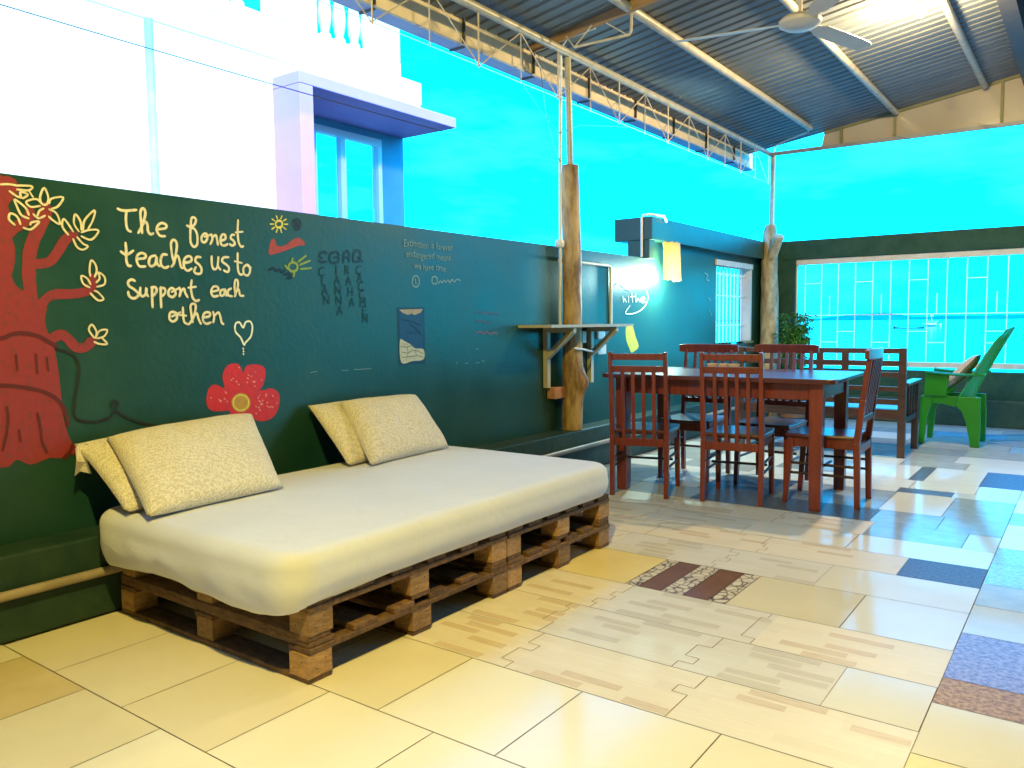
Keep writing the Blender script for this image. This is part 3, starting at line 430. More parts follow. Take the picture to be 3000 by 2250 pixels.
def ribbon(mb, pts, w, x):
    P = [Vector((q[0], q[1])) for q in pts]
    if len(P) > 2:                                            # Catmull-Rom smoothing: brush strokes have no corners
        out = []; closed = (P[0]-P[-1]).length < 1e-4
        for i in range(len(P)-1):
            p0 = P[i-1] if i > 0 else (P[-2] if closed else P[0]); p1 = P[i]; p2 = P[i+1]; p3 = P[i+2] if i+2 < len(P) else (P[1] if closed else P[-1])
            for t in (0, .25, .5, .75):
                out.append(.5*((2*p1)+(p2-p0)*t+(2*p0-5*p1+4*p2-p3)*t*t+(3*p1-p0-3*p2+p3)*t**3))
        P = out+[P[-1]]
    vs = []; k = len(P)
    for i, p in enumerate(P):
        d = P[min(i+1, k-1)]-P[max(i-1, 0)]
        if d.length < 1e-6: d = Vector((1, 0))
        d.normalize(); nn = Vector((-d.y, d.x)); ww = w/2*(1+.16*noise.noise(Vector((p.x*25, p.y*25, 1))))
        if i in (0, k-1): ww *= .8
        xi = x+.00022*i/k
        vs += [(xi, *(p+nn*ww)), (xi, *(p-nn*ww))]
    fs = [(2*i, 2*i+1, 2*i+3, 2*i+2) for i in range(k-1)]
    mb.add(vs, fs)
    for e in (0, k-1):                                       # round ends
        c = P[e]; xe = x+(-.00003 if e == 0 else .00026); o = [(xe, c.x+w*.42*math.cos(t*math.pi/4), c.y+w*.42*math.sin(t*math.pi/4)) for t in range(8)]
        mb.add(o, [tuple(range(8))])
def smooth_poly(g):
    P = [Vector(q) for q in g]; n = len(P); out = []
    for i in range(n):
        p0, p1, p2, p3 = P[i-1], P[i], P[(i+1) % n], P[(i+2) % n]
        for t in (0, .25, .5, .75):
            q = .5*((2*p1)+(p2-p0)*t+(2*p0-5*p1+4*p2-p3)*t*t+(3*p1-p0-3*p2+p3)*t**3); out.append((q.x, q.y))
    return out
for part, items in MURAL.items():
    bycol = {}; cols = []
    m_ = MB(); x = XW+.0008
    for kind, col, w_, geo in items:
        if col not in cols: cols.append(col)
        x += .0003
        sub = MB()
        for g in geo:
            x += .00007 if kind == 's' else .0003
            if kind == 's': ribbon(sub, g, w_, x)
            else: sub.add([(x, a, b) for a, b in (smooth_poly(g) if col in ('red', 'flower', 'redpaint', 'yellowpaint', 'stone', 'black') else g)], [tuple(range((4 if col in ('red', 'flower', 'redpaint', 'yellowpaint', 'stone', 'black') else 1)*len(g)))])
        m_.add(sub.v, sub.f, cols.index(col))
    bm_texts = [q for q in TEXTS if q[0] == part]
    for _, col, s, y, z, size in bm_texts:
        cu = bpy.data.curves.new('wall_text', 'FONT'); cu.body = s; cu.size = size; cu.align_x = 'CENTER'; cu.align_y = 'CENTER'; cu.resolution_u = 2; cu.shear = .05
        to = bpy.data.objects.new('wall_text', cu); COL.objects.link(to)
        dg = bpy.context.evaluated_depsgraph_get(); me = bpy.data.meshes.new_from_object(to.evaluated_get(dg))
        if col not in cols: cols.append(col)
        m_.add([(XW+.0040, y+v.co.x*.92, z+v.co.y*1.05 + .004*math.sin(v.co.x*30)) for v in me.vertices], [tuple(p.vertices) for p in me.polygons], cols.index(col))
        bpy.data.objects.remove(to); bpy.data.curves.remove(cu); bpy.data.meshes.remove(me)
    m_.build(part, [PAINT[c] for c in cols], wall)

# unseen walls added behind and right of the camera to hold back sky light
CREAMW = mat('dark_blocker_paint', (.05, .075, .05), .8, (.07, .10, .07), 3)
hw_ = thing('sky_blocker_wall', 'plain dark green wall, unseen, added to block sky light at the near end of the terrace', 'wall', (0, -2.2, 0))
m_ = MB(); m_.box((-3.5, -2.4, 0), (4.4, -2.2, 3.2)); m_.build('end_wall', CREAMW, hw_)
m_ = MB(); m_.box((2.4, -2.199, 0), (2.6, 6.6, 3.2)); m_.build('side_wall', CREAMW, hw_)
# pipe along the plinth
PIPEB = mat('grimy_pale_pipe', (.34, .27, .20), .45, (.25, .20, .14), 9)
pb = MB(); pb.tube([(-3.288, -4.4, .19), (-3.288, 2, .192), (-3.29, 6, .205), (-3.29, 10.2, .215)], .019); tag(pb.build('wall_pipe', PIPEB, smooth=60), 'long pale conduit pipe fixed low along the green plinth', 'pipe')

# ------------------------------------------------------------------ far wall with the barred opening to the sea
YF = 10.3
far = thing('sea_wall', 'dark green end wall with wide barred opening onto the sea', 'wall', (0, YF, 0))
mb = MB(); mb.box((-3.5, YF+.001, 1.965), (6.5, YF+.16, 2.2)); mb.build('roof_beam', FARP, far, bevel=.005)
mb = MB(); mb.box((-3.5, YF+.002, 0), (-3.09, YF+.158, 1.964)); mb.box((5.2, YF+.002, 0), (6.5, YF+.158, 1.964)); mb.build('pillar', FARP, far, bevel=.004)
mb = MB(); mb.box((-3.09, YF+.002, .001), (5.2, YF+.158, .60)); mb.build('low_wall', FARP, far, bevel=.004)
mb = MB(); mb.box((-3.3, YF-.13, .001), (6.5, YF+.001, .30)); mb.build('plinth', EDGE, far, bevel=.008)
mb = MB(); mb.box((-3.09, YF+.03, 1.895), (5.2, YF+.09, 1.964)); mb.box((-3.09, YF+.03, .64), (5.2, YF+.09, .70)); mb.build('window_frame', SILL, far, bevel=.004)
gr = MB(); gy = YF+.06
xs = [-2.98+.198*i for i in range(42)]
for i, x in enumerate(xs):
    gr.bar((x, gy, .70), (x, gy, 1.895), .009, .009)
gr.bar((-3.06, gy, 1.262), (5.2, gy, 1.262), .009, .009); gr.bar((-3.085, gy, .6), (-3.085, gy, 1.895), .02, .02)
for i, x in enumerate(xs[:-1]):
    if i % 3 == 0: gr.bar((x, gy, 1.66), (x+.198, gy, 1.66), .008, .008)
    if i % 3 == 1: gr.bar((x+.099, gy, 1.262), (x+.099, gy, 1.5), .008, .008); gr.bar((x, gy, .93), (x+.198, gy, .93), .008, .008)
    if i % 4 == 2: gr.bar((x, gy, 1.06), (x+.198, gy, 1.06), .007, .007)
gr.build('window_grille', BARM, far)

# ------------------------------------------------------------------ white building beyond the wall
XB, XH = -6.0, -5.27
XF = -5.61
bld = thing('white_house', 'white house beyond the wall with lilac window hood and balustrade', 'building', (XB-3, 1, -2.9))
mb = MB(); mb.box((XB-6, -14, -2.9), (XF, 4.339, 3.41)); mb.box((XB-.2, 4.339, 3.262), (XF, 6.15, 3.41)); mb.box((XB-.2, 4.48, 3.16), (XB, 6.29, 3.261)); mb.box((XB-6, 4.339, 3.16), (XB-2.4, 6.29, 3.41)); mb.box((XB-6, 4.339, -2.9), (XB-.001, 5.05, 3.16))
mb.box((XB-6, 5.05, -2.9), (XB-.0005, 6.29, 1.2)); mb.box((XB-.15, 5.98, 1.2), (XB, 6.29, 3.16)); mb.box((XB-6, 5.05, 1.2), (XB-2.4, 6.29, 3.16)); mb.box((XB-.15, 5.05, 3.09), (XB-.001, 5.98, 3.16))
mb.build('wall', WHITE, bld)
mb = MB(); mb.box((XB+.0005, 4.481, -2.9), (XB+.006, 5.05, 3.159)); mb.box((XB+.0005, 5.98, -2.9), (XB+.006, 6.288, 3.159)); mb.box((XB+.0005, 5.05, 3.09), (XB+.006, 5.98, 3.159)); mb.build('recess_face', SKYSHADE, bld)
mb = MB(); mb.box((XB-6, -14, 3.411), (XF+.004, 6.17, 3.63)); mb.build('cornice', WHITE, bld, bevel=.01)
hd_ = MB(); hd_.box((XB+.001, 4.34, 3.16), (XH, 6.30, 3.26)); hd_.build('window_hood', LILAC, bld, bevel=.006)
hd_ = MB(); hd_.box((XB+.001, 4.34, -2.9), (XH-.001, 4.48, 3.159)); hd_.build('side_fin', LILAC, bld, bevel=.006)
fr = MB()
fr.box((XB-.06, 5.06, 3.02), (XB+.012, 5.97, 3.09)); fr.box((XB-.06, 5.06, 1.2), (XB+.012, 5.115, 3.02)); fr.box((XB-.06, 5.915, 1.2), (XB+.012, 5.97, 3.02)); fr.box((XB-.05, 5.405, 1.2), (XB+.016, 5.475, 3.02)); fr.box((XB-.06, 5.115, 1.2), (XB+.011, 5.915, 1.26))
wfr = fr.build('window', WFRAME, bld, bevel=.004)
gl = MB(); gl.box((XB-.03, 5.115, 1.26), (XB-.024, 5.405, 3.02)); gl.box((XB-.03, 5.475, 1.26), (XB-.024, 5.915, 3.02))
gl.build('pane', TGLASS, wfr)
# balustrade: parapet rail, end pier, balusters
mb = MB(); mb.box((XF-.30, -14, 3.631), (XF, 5.88, 3.76)); mb.box((XF-.16, -14, 4.42), (XF+.03, 5.88, 4.54)); mb.box((XF-.16, 5.56, 3.761), (XF-.001, 5.875, 4.419)); mb.box((XF-.16, 4.36, 3.761), (XF-.001, 4.84, 4.419)); mb.build('balustrade', WHITE, bld, bevel=.008)
prof = [(.055, 3.761), (.055, 3.80), (.035, 3.82), (.058, 3.92), (.062, 4.0), (.04, 4.18), (.032, 4.3), (.055, 4.38), (.055, 4.42)]
for i, y in enumerate([4.99, 5.16, 5.34, 5.50] + [4.25-.19*(q+1)+.02 for q in range(14)]):
    m_ = MB(); m_.lathe(prof, (XF-.08, y, 0), 12); m_.build('baluster', WHITE, bld, smooth=50)
mb = MB(); mb.tube([(XF+.03, 3.25, -2.9), (XF+.03, 3.25, 3.41)], .03); mb.build('facade_strip', BSTRIP, bld, smooth=60)  # narrow pale blue upright strip on the facade, built as a tube

# ------------------------------------------------------------------ roof
zr = lambda x: 3.36+.153*(x+3.38)
XR = -.68
roof = thing('tin_roof', 'corrugated metal roof on round steel purlins with beige plastic gable', 'roof', (-2, 4, 3.3))
def corr(xa, xb, za, zb, y0, y1, name, m):
    b = MB(); pr = []; y = y0; p = .125
    while y < y1:
        for dy, dz in ((0, 0), (.07, 0), (.082, .013), (.105, .013), (.117, 0)): pr.append((min(y+dy, y1), dz))
        y += p
    n = len(pr); vs = []
    for xx, zz in ((xa, za), ((xa+xb)/2, (za+zb)/2), (xb, zb)): vs += [(xx, q, zz+dz) for q, dz in pr]
    fs = [(k*n+i, k*n+i+1, (k+1)*n+i+1, (k+1)*n+i) for k in range(2) for i in range(n-1)]
    b.add(vs, fs); o = b.build(name, m, roof); md = o.modifiers.new('thick', 'SOLIDIFY'); md.thickness = .0015; md.offset = 1; return o
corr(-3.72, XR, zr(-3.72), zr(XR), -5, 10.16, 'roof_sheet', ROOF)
corr(XR, 4.9, zr(XR), zr(XR)-.153*(4.9-XR)*.6, -5, 10.16, 'roof_sheet', ROOFSH)
for x in (-2.757, -1.928, -1.057):
    ye = 9.66 if x < -2.5 else 10.08
    m_ = MB(); m_.tube([(x, -4.9, zr(x)-.036), (x, ye, zr(x)-.036)], .033, 14); m_.build('purlin', PIPEP, roof, smooth=60)
m_ = MB(); m_.box((XR-.02, -4.9, zr(XR)-.17), (XR+.1, 10.05, zr(XR)-.012)); m_.build('ridge_beam', DARKST, roof)
# gable end: bottom tube, posts, bright sheet
YG = 10.1
m_ = MB(); m_.bar((-3.36, YG+.02, 3.27), (3.5, YG+.02, 3.23), .04, .04); m_.build('gable_tube', GTUBE, roof)
gp = [(-2.76, 3.292), (-2.73, 3.44), (-2.6, zr(-2.6)-.02), (-1.9, zr(-1.9)-.02), (XR, zr(XR)-.02), (2.6, 3.42), (2.7, 3.26)]
m_ = MB(); m_.poly([(x, YG+.06, z) for x, z in gp], (0, .006, 0)); m_.build('gable_sheet', GABLE, roof)
m_ = MB()
for x in (-2.53, -1.95, -.9): m_.bar((x, YG+.045, 3.27), (x, YG+.045, zr(x)-.01), .028, .028)
m_.bar((-2.73, YG+.04, 3.445), (XR, YG+.04, zr(XR)-.015), .028, .028); m_.build('gable_frame', GFRAME, roof)
# lattice truss along the eave
XT = -3.38
tr = thing('lattice_truss', 'slender steel lattice truss under the eave above the green wall', 'truss', (XT, 4, 3.28))
m_ = MB(); m_.tube([(XT, -4.9, 3.28), (XT, 10.2, 3.285)], .030, 14); m_.build('top_chord', PIPEP, tr, smooth=60)
m_ = MB(); m_.tube([(XT, -4.9, 2.905), (XT, 10.2, 2.915)], .0026, 6); m_.build('bottom_rod', RUST, tr)
m_ = MB(); k = 0
for i in range(-9, 6):
    ya = 4.77+.97*i
    yj = random.uniform(-.012, .012)
    m_.tube([(XT, ya, 3.26), (XT, ya-.485+yj, 2.91)], .0042, 6); m_.tube([(XT, ya, 3.26), (XT, ya+.485-yj, 2.91)], .0042, 6)
    m_.tube([(XT, ya, 3.26), (XT, ya, 2.905)], .0042, 6); m_.tube([(XT, ya+.485, 3.26), (XT, ya+.485, 2.9)], .006, 6)
m_.build('web_rods', RUST, tr, smooth=60)
# gutter
gu = thing('roof_gutter', 'beige box gutter hanging outside the eave on dark brackets', 'gutter', (-3.72, 4, 3.2))
m_ = MB(); m_.box((-3.665, -5, 3.15), (-3.655, 10.3, 3.335)); m_.build('inner_board', GUTI, gu)
m_ = MB(); m_.box((-3.77, -5, 3.135), (-3.64, 10.32, 3.149)); m_.box((-3.77, -5, 3.149), (-3.76, 10.32, 3.25)); m_.build('trough', GUTSKY, gu)
for i in range(14):
    y = .15+.86*i
    if y > 10: break
    m_ = MB(); m_.bar((-3.64, y, 3.33), (-3.64, y, 3.155), .02, .012); m_.bar((-3.64, y, 3.128), (-3.77, y, 3.128), .02, .008); m_.build('bracket', DARKST, gu)
# rafter with conduit stub at the first post
ra = thing('roof_rafter', 'short plank rafter with thin braced rod beneath, over the near trunk post', 'rafter', (-3.1, 5.2, 3.4))
m_ = MB(); m_.bar((-3.6, 5.22, 3.31), (-2.0, 5.22, 3.31+.153*1.6-.03), .03, .075); m_.build('plank', FASC, ra, bevel=.004)
m_ = MB(); m_.tube([(-3.2, 5.2, 3.235), (-2.74, 5.2, 3.228), (-2.73, 5.2, 3.25), (-2.725, 5.2, 3.37)], .010, 8); m_.tube([(-3.2, 5.2, 3.235), (-3.05, 5.2, 3.36)], .006, 6); m_.tube([(-3.2, 5.2, 3.235), (-3.27, 5.2, 3.33)], .006, 6); m_.tube([(-2.76, 5.2, 3.23), (-2.93, 5.2, 3.35)], .005, 6); m_.build('brace_rod', RUST, ra, smooth=60)

# ------------------------------------------------------------------ trunk posts
def trunk(prof, cx, cy, n=22, seed=0, amp=.16, bumps=()):
    b = MB(); vs = []; fs = []; zs = []
    z = prof[0][0]
    while z < prof[-1][0]-1e-6: zs.append(z); z += .05
    zs.append(prof[-1][0])
    for z in zs:
        for (z0, r0_, x0, y0), (z1, r1_, x1, y1) in zip(prof, prof[1:]):
            if z0 <= z <= z1+1e-6:
                t = (z-z0)/(z1-z0); r_ = r0_+(r1_-r0_)*t; ox = x0+(x1-x0)*t; oy = y0+(y1-y0)*t; break
        for j in range(n):
            a = 2*math.pi*j/n
            q = r_*(1+amp*noise.noise(Vector((math.cos(a)*1.5, math.sin(a)*1.5, z*2.2+seed))) + .05*noise.noise(Vector((math.cos(a)*5, math.sin(a)*5, z*9+seed))))
            for (bz, ba, bh, bw, bd) in bumps:
                da = math.atan2(math.sin(a-ba), math.cos(a-ba)); q += bh*math.exp(-(da/bw)**2-((z-bz)/bd)**2)
            vs.append((cx+ox+q*math.cos(a), cy+oy+q*math.sin(a), z))
    k = len(zs)
    for i in range(k-1):
        for j in range(n): a = i*n+j; c = i*n+(j+1) % n; fs.append((a, c, c+n, a+n))
    fs += [tuple(range(n-1, -1, -1)), tuple(range((k-1)*n, k*n))]
    b.add(vs, fs); return b
p1 = thing('trunk_post', 'peeled knobbly tree trunk post carrying a steel pole, standing on the plinth by the shelf', 'post', (-3.4, 5.47, .34), group='tree trunk posts')
trunk([(.34, .082, .0, .0), (.55, .086, .0, .0), (.75, .088, .0, 0), (1.0, .080, .01, 0), (1.5, .076, .005, 0), (2.0, .072, 0, 0), (2.3, .072, -.01, 0), (2.44, .066, -.01, 0)], -3.4, 5.47, seed=3, bumps=[(.72, R(15), .055, .45, .08)]).build('trunk', BARK, p1, smooth=70)
m_ = MB(); m_.tube([(-3.395, 5.45, 2.38), (-3.395, 5.42, 3.26)], .025, 14); m_.build('steel_pole', PIPEP, p1, smooth=60)
p2 = thing('trunk_post', 'pale trunk post with a sawn side branch in the far corner by the plant', 'post', (-3.36, 10.13, 0), group='tree trunk posts')
t2 = trunk([(.0, .115, .0, .0), (.9, .112, .0, .0), (1.5, .105, .01, 0), (1.9, .10, .0, 0), (2.15, .098, .01, 0), (2.3, .08, .0, 0), (2.4, .06, .01, 0)], -3.36, 10.13, seed=9, bumps=[(1.95, R(-60), .02, .6, .12)]).build('trunk', BARK2, p2, smooth=70)
br_ = MB(); br_.tube([(-3.36, 10.10, 1.90), (-3.27, 10.02, 2.06), (-3.19, 9.95, 2.235)], [.05, .060, .064], 16); brn = br_.build('side_branch', BARK2, p2, smooth=60)
d_ = (Vector((-3.19, 9.95, 2.235))-Vector((-3.27, 10.02, 2.06))).normalized()
br_ = MB(); c_ = Vector((-3.19, 9.95, 2.235)); br_.tube([c_-d_*.001, c_+d_*.004], .060, 16); br_.tube([c_+d_*.004, c_+d_*.0055], .028, 12); br_.build('sawn_end', BARKC, brn)
m_ = MB(); m_.tube([(-3.35, 10.15, 2.33), (-3.35, 10.18, 3.27)], .03, 14); m_.build('steel_pole', PIPEP, p2, smooth=60)
m_ = MB(); m_.tube([(-3.318, 10.12, 2.36), (-3.315, 10.12, 3.27), (-3.28, 10.05, 3.36), (-3.1, 9.95, 3.385), (-2.8, 9.75, 3.40)], .010, 8); tag(m_.build('cable_conduit', PVC, smooth=60), 'thin pale conduit bending from the far corner pole up to the roof', 'pipe')

# ------------------------------------------------------------------ wall shelf with brackets
sh = thing('wall_shelf', 'cream wooden shelf on two angled brackets around the near trunk post', 'shelf', (-3.35, 5.5, 1.17))
m_ = MB()
# board cut round the trunk: front, left and right pieces as one mesh
m_.box((-3.5, 4.87, 1.165), (-3.2, 5.37, 1.186)); m_.box((-3.5, 5.57, 1.165), (-3.2, 6.15, 1.186)); m_.box((-3.305, 5.37, 1.165), (-3.2, 5.57, 1.186)); m_.build('board', SHELFM, sh)
for y in (5.22, 5.89):
    m_ = MB(); m_.box((-3.497, y-.022, .69), (-3.455, y+.022, 1.163)); m_.bar((-3.47, y, .93), (-3.235, y, 1.135), .04, .05, up=(0, 1, 0)); m_.box((-3.455, y-.02, 1.125), (-3.215, y+.02, 1.163)); m_.build('bracket', SHELFM, sh, bevel=.003)
m_ = MB(); m_.tube([(-3.31, 5.36, 1.0), (-3.3, 5.5, .985), (-3.33, 5.62, .97), (-3.44, 5.88, .955)], .009, 8); tag(m_.build('cord', PVC, smooth=60), 'white cord tied round the near trunk under the shelf', 'cord')
m_ = MB(); m_.box((-3.497, 5.25, .60), (-3.42, 5.43, .69)); o = m_.build('brick', BRICK, bevel=.006); tag(o, 'rough orange brick fixed on the wall beneath the left shelf bracket', 'brick')
# electrics
el = thing('wall_conduit', 'white conduit rectangle running on the wall above the shelf beside the trunk', 'pipe', (-3.48, 6, 1.19))
m_ = MB(); m_.tube([(-3.485, 5.42, 1.70), (-3.485, 6.22, 1.697), (-3.485, 6.255, 1.69), (-3.485, 6.262, 1.66), (-3.485, 6.266, 1.187)], .013, 10); m_.build('pipe', PVC, el, smooth=60)
pc = thing('post_conduit', 'pale conduit climbing the left side of the near trunk post and bending under the roof', 'pipe', (-3.45, 5.36, 1.19))
m_ = MB(); m_.tube([(-3.44, 5.36, 1.187), (-3.44, 5.36, 1.45), (-3.425, 5.345, 1.75), (-3.42, 5.34, 2.4), (-3.42, 5.36, 3.20), (-3.40, 5.32, 3.30), (-3.30, 5.26, 3.34), (-3.05, 5.25, 3.36)], .0125, 10); m_.build('pipe', PVC, pc, smooth=60)
m_ = MB(); m_.lathe([(.028, 0), (.036, .01), (.036, .05), (.026, .062)], (-3.43, 5.345, 1.79), 14); m_.build('junction_box', PVC, pc, smooth=50)
for i, (y, z, wy, wz, lb) in enumerate(((5.80, 1.08, .03, .10, 'narrow white switch plate under the shelf, nearest the trunk'), (6.09, 1.10, .06, .085, 'white socket plate close under the shelf right end'), (6.10, .965, .07, .085, 'lower white socket plate on the wall below the shelf end'))):
    m_ = MB(); m_.box((-3.499, y-wy, z-wz/2), (-3.478, y+wy, z+wz/2)); oo = m_.build('socket_plate', PVC, bevel=.004); tag(oo, lb, 'socket', 'electric plates under the shelf')
bc = thing('beam_conduit', 'white conduit running up the square end of the raised green beam', 'pipe', (-3.45, 6.88, 1.8))
m_ = MB(); m_.tube([(-3.50, 6.885, 1.815), (-3.50, 6.885, 2.17), (-3.49, 6.89, 2.205), (-3.44, 6.93, 2.212), (-3.37, 7.10, 2.205), (-3.375, 7.16, 2.16)], .012, 10); m_.build('pipe', PVC, bc, smooth=60)

# wall lamp with split bamboo shade
wl = thing('wall_lamp', 'lit wall lamp behind a curved bamboo shade on the green beam', 'lamp', (-3.44, 7.17, 1.6))
BAMB = mat('bamboo_shade', (.52, .34, .12), .5, (.66, .48, .2), 12, (9, 9, .5))
_t = BAMB.node_tree; _p = _t.nodes['Principled BSDF']; _tr = _t.nodes.new('ShaderNodeBsdfTranslucent'); _tr.inputs[0].default_value = (.85, .62, .28, 1)
_mx = _t.nodes.new('ShaderNodeMixShader'); _mx.inputs[0].default_value = .45; _t.links.new(_p.outputs[0], _mx.inputs[1]); _t.links.new(_tr.outputs[0], _mx.inputs[2]); _t.links.new(_mx.outputs[0], _t.nodes['Material Output'].inputs[0])
vs = []; fs = []; nn_ = 18
for k, (z, rad) in enumerate(((1.60, .125), (1.79, .12), (1.962, .115))):
    for j in range(nn_+1):
        a = R(-66+168*j/nn_); rad2 = rad*(1+(.02 if j % 2 else 0)); vs.append((-3.405+rad2*math.cos(a)*1.0, 7.225+rad2*math.sin(a)*1.55, z+(.006*math.sin(j*2.1) if k != 1 else 0)))
for k in range(2):
    for j in range(nn_): a = k*(nn_+1)+j; fs.append((a, a+1, a+nn_+2, a+nn_+1))
m_ = MB(); m_.add(vs, fs); o = m_.build('lamp_shade', BAMB, wl); md = o.modifiers.new('thick', 'SOLIDIFY'); md.thickness = .004
m_ = MB(); m_.lathe([(.004, -.045), (.022, -.035), (.03, -.01), (.026, .02), (.014, .04), (.012, .06)], (-3.38, 7.19, 1.68), 14); m_.build('bulb', BULBC, wl, smooth=60)
m_ = MB(); m_.tube([(-3.38, 7.19, 1.74), (-3.38, 7.19, 1.79), (-3.42, 7.19, 1.965)], .012, 8); m_.build('bulb_holder', PVC, wl, smooth=60)
pl_ = bpy.data.lights.new('wall_lamp_light', 'POINT'); pl_.energy = 42; pl_.shadow_soft_size = .03; pl_.color = (.62, 1, .95)
po = bpy.data.objects.new('wall_lamp_light', pl_); COL.objects.link(po); po.parent = wl; po.location = Vector((-3.37, 7.16, 1.64))-wl.location

# ceiling lamps
def ceiling_lamp(x, y, watts, colr, label):
    z = (zr(x) if x < XR else zr(XR)-.0918*(x-XR))-.02
    t = thing('ceiling_lamp', label, 'lamp', (x, y, z), group='bare bulbs under the roof')
    m_ = MB(); m_.lathe([(.05, 0), (.05, -.012), (.022, -.02), (.02, -.07), (.017, -.075)], (x, y, z), 16); m_.build('bulb_holder', PVC, t, smooth=50)
    m_ = MB(); m_.lathe([(.014, -.074), (.03, -.105), (.036, -.135), (.026, -.165), (.006, -.178)], (x, y, z), 16); m_.build('bulb', BULB, t, smooth=60)
    d = bpy.data.lights.new('ceiling_lamp_light', 'POINT'); d.energy = watts; d.shadow_soft_size = .05; d.color = colr
    o = bpy.data.objects.new('ceiling_lamp_light', d); COL.objects.link(o); o.parent = t; o.location = (0, 0, -.22)
    return t
ceiling_lamp(-1.17, 6.95, 130, (1, .74, .34), 'glaring bulb under the roof above the dining table, beyond the fan')
ceiling_lamp(-.75, .6, 240, (1, .78, .18), 'yellow bulb under the roof over the open floor near the camera')

# ceiling fan
fc = Vector((-1.77, 5.91, 3.3))
fan = thing('ceiling_fan', 'white three-bladed ceiling fan hanging under the metal roof', 'fan', tuple(fc))
m_ = MB(); m_.lathe([(.02, -.045), (.10, -.04), (.143, -.015), (.146, .01), (.12, .035), (.05, .055), (.03, .07)], tuple(fc), 32); m_.build('motor_housing', FANW, fan, smooth=50)
m_ = MB(); m_.tube([fc+Vector((0, 0, .06)), fc+Vector((0, 0, .26))], .014, 10); m_.lathe([(.02, .18), (.05, .19), (.05, .24), (.02, .26)], tuple(fc), 18); m_.build('down_rod', FANW, fan, smooth=50)
for a in (73, 192, 312):
    d = Vector((math.cos(R(a)), math.sin(R(a)), 0)); s_ = Vector((-d.y, d.x, 0))
    m_ = MB(); vs = []
    for t, w_ in ((.13, .035), (.22, .04), (.26, .062), (.5, .066), (.8, .062), (.86, .05), (.875, .02)):
        for sg in (-1, 1): vs.append(fc+d*t+s_*w_*sg+Vector((0, 0, -.005+-sg*w_*.22)))
    k = len(vs)//2; top = [v+Vector((0, 0, .005)) for v in vs]
    fs = [(2*i, 2*i+1, 2*i+3, 2*i+2) for i in range(k-1)]; fs += [tuple(q+2*k for q in f_) for f_ in fs]
    fs += [(2*i, 2*i+2, 2*i+2+2*k, 2*i+2*k) for i in range(k-1)] + [(2*i+1, 2*i+3, 2*i+3+2*k, 2*i+1+2*k) for i in range(k-1)] + [(0, 1, 1+2*k, 2*k), (2*k-2, 2*k-1, 4*k-1, 4*k-2)]
    m_.add(vs+top, fs); m_.build('blade', FANW, fan)

# wires
m_ = MB(); pts = []
for i in range(21):
    t = i/20; pts.append((-3.55+.13*t, .2+5.18*t, 2.50-.05*t - .10*math.sin(math.pi*t)*.3)); 
m_.tube(pts, .0028, 5); tag(m_.build('line_wire', WIREM), 'thin wire strung above the green wall to the top of the near trunk post', 'wire')
m_ = MB(); m_.tube([(XT+.02, 4.76, 2.9), (-3.39, 5.05, 2.76), (-3.4, 5.3, 2.66), (-3.4, 5.62, 2.78), (-3.39, 6.1, 2.86), (-3.38, 6.42, 2.91)], .0026, 5); m_.tube([(-3.4, 5.02, 3.2), (-3.4, 5.12, 2.75), (-3.41, 5.26, 2.52), (-3.41, 5.33, 2.45)], .0026, 5); tag(m_.build('loose_wire', WIREM), 'loose thin wire looping below the lattice truss around the pole', 'wire')
m_ = MB(); m_.tube([(-2.85, 9.9, 3.27), (-2.3, 9.95, 2.98), (-1.7, 10.0, 2.97), (-.6, 10.05, 3.02), (.5, 10.1, 3.1)], .0025, 5); m_.tube([(-1.95, 10, 3.28), (-1.2, 10.02, 3.0)], .0025, 5); m_.tube([(-1.1, 10, 3.28), (-.4, 10.02, 3.03)], .0025, 5); tag(m_.build('gable_wire', WIREM), 'thin sagging wire below the beige gable sheet', 'wire')

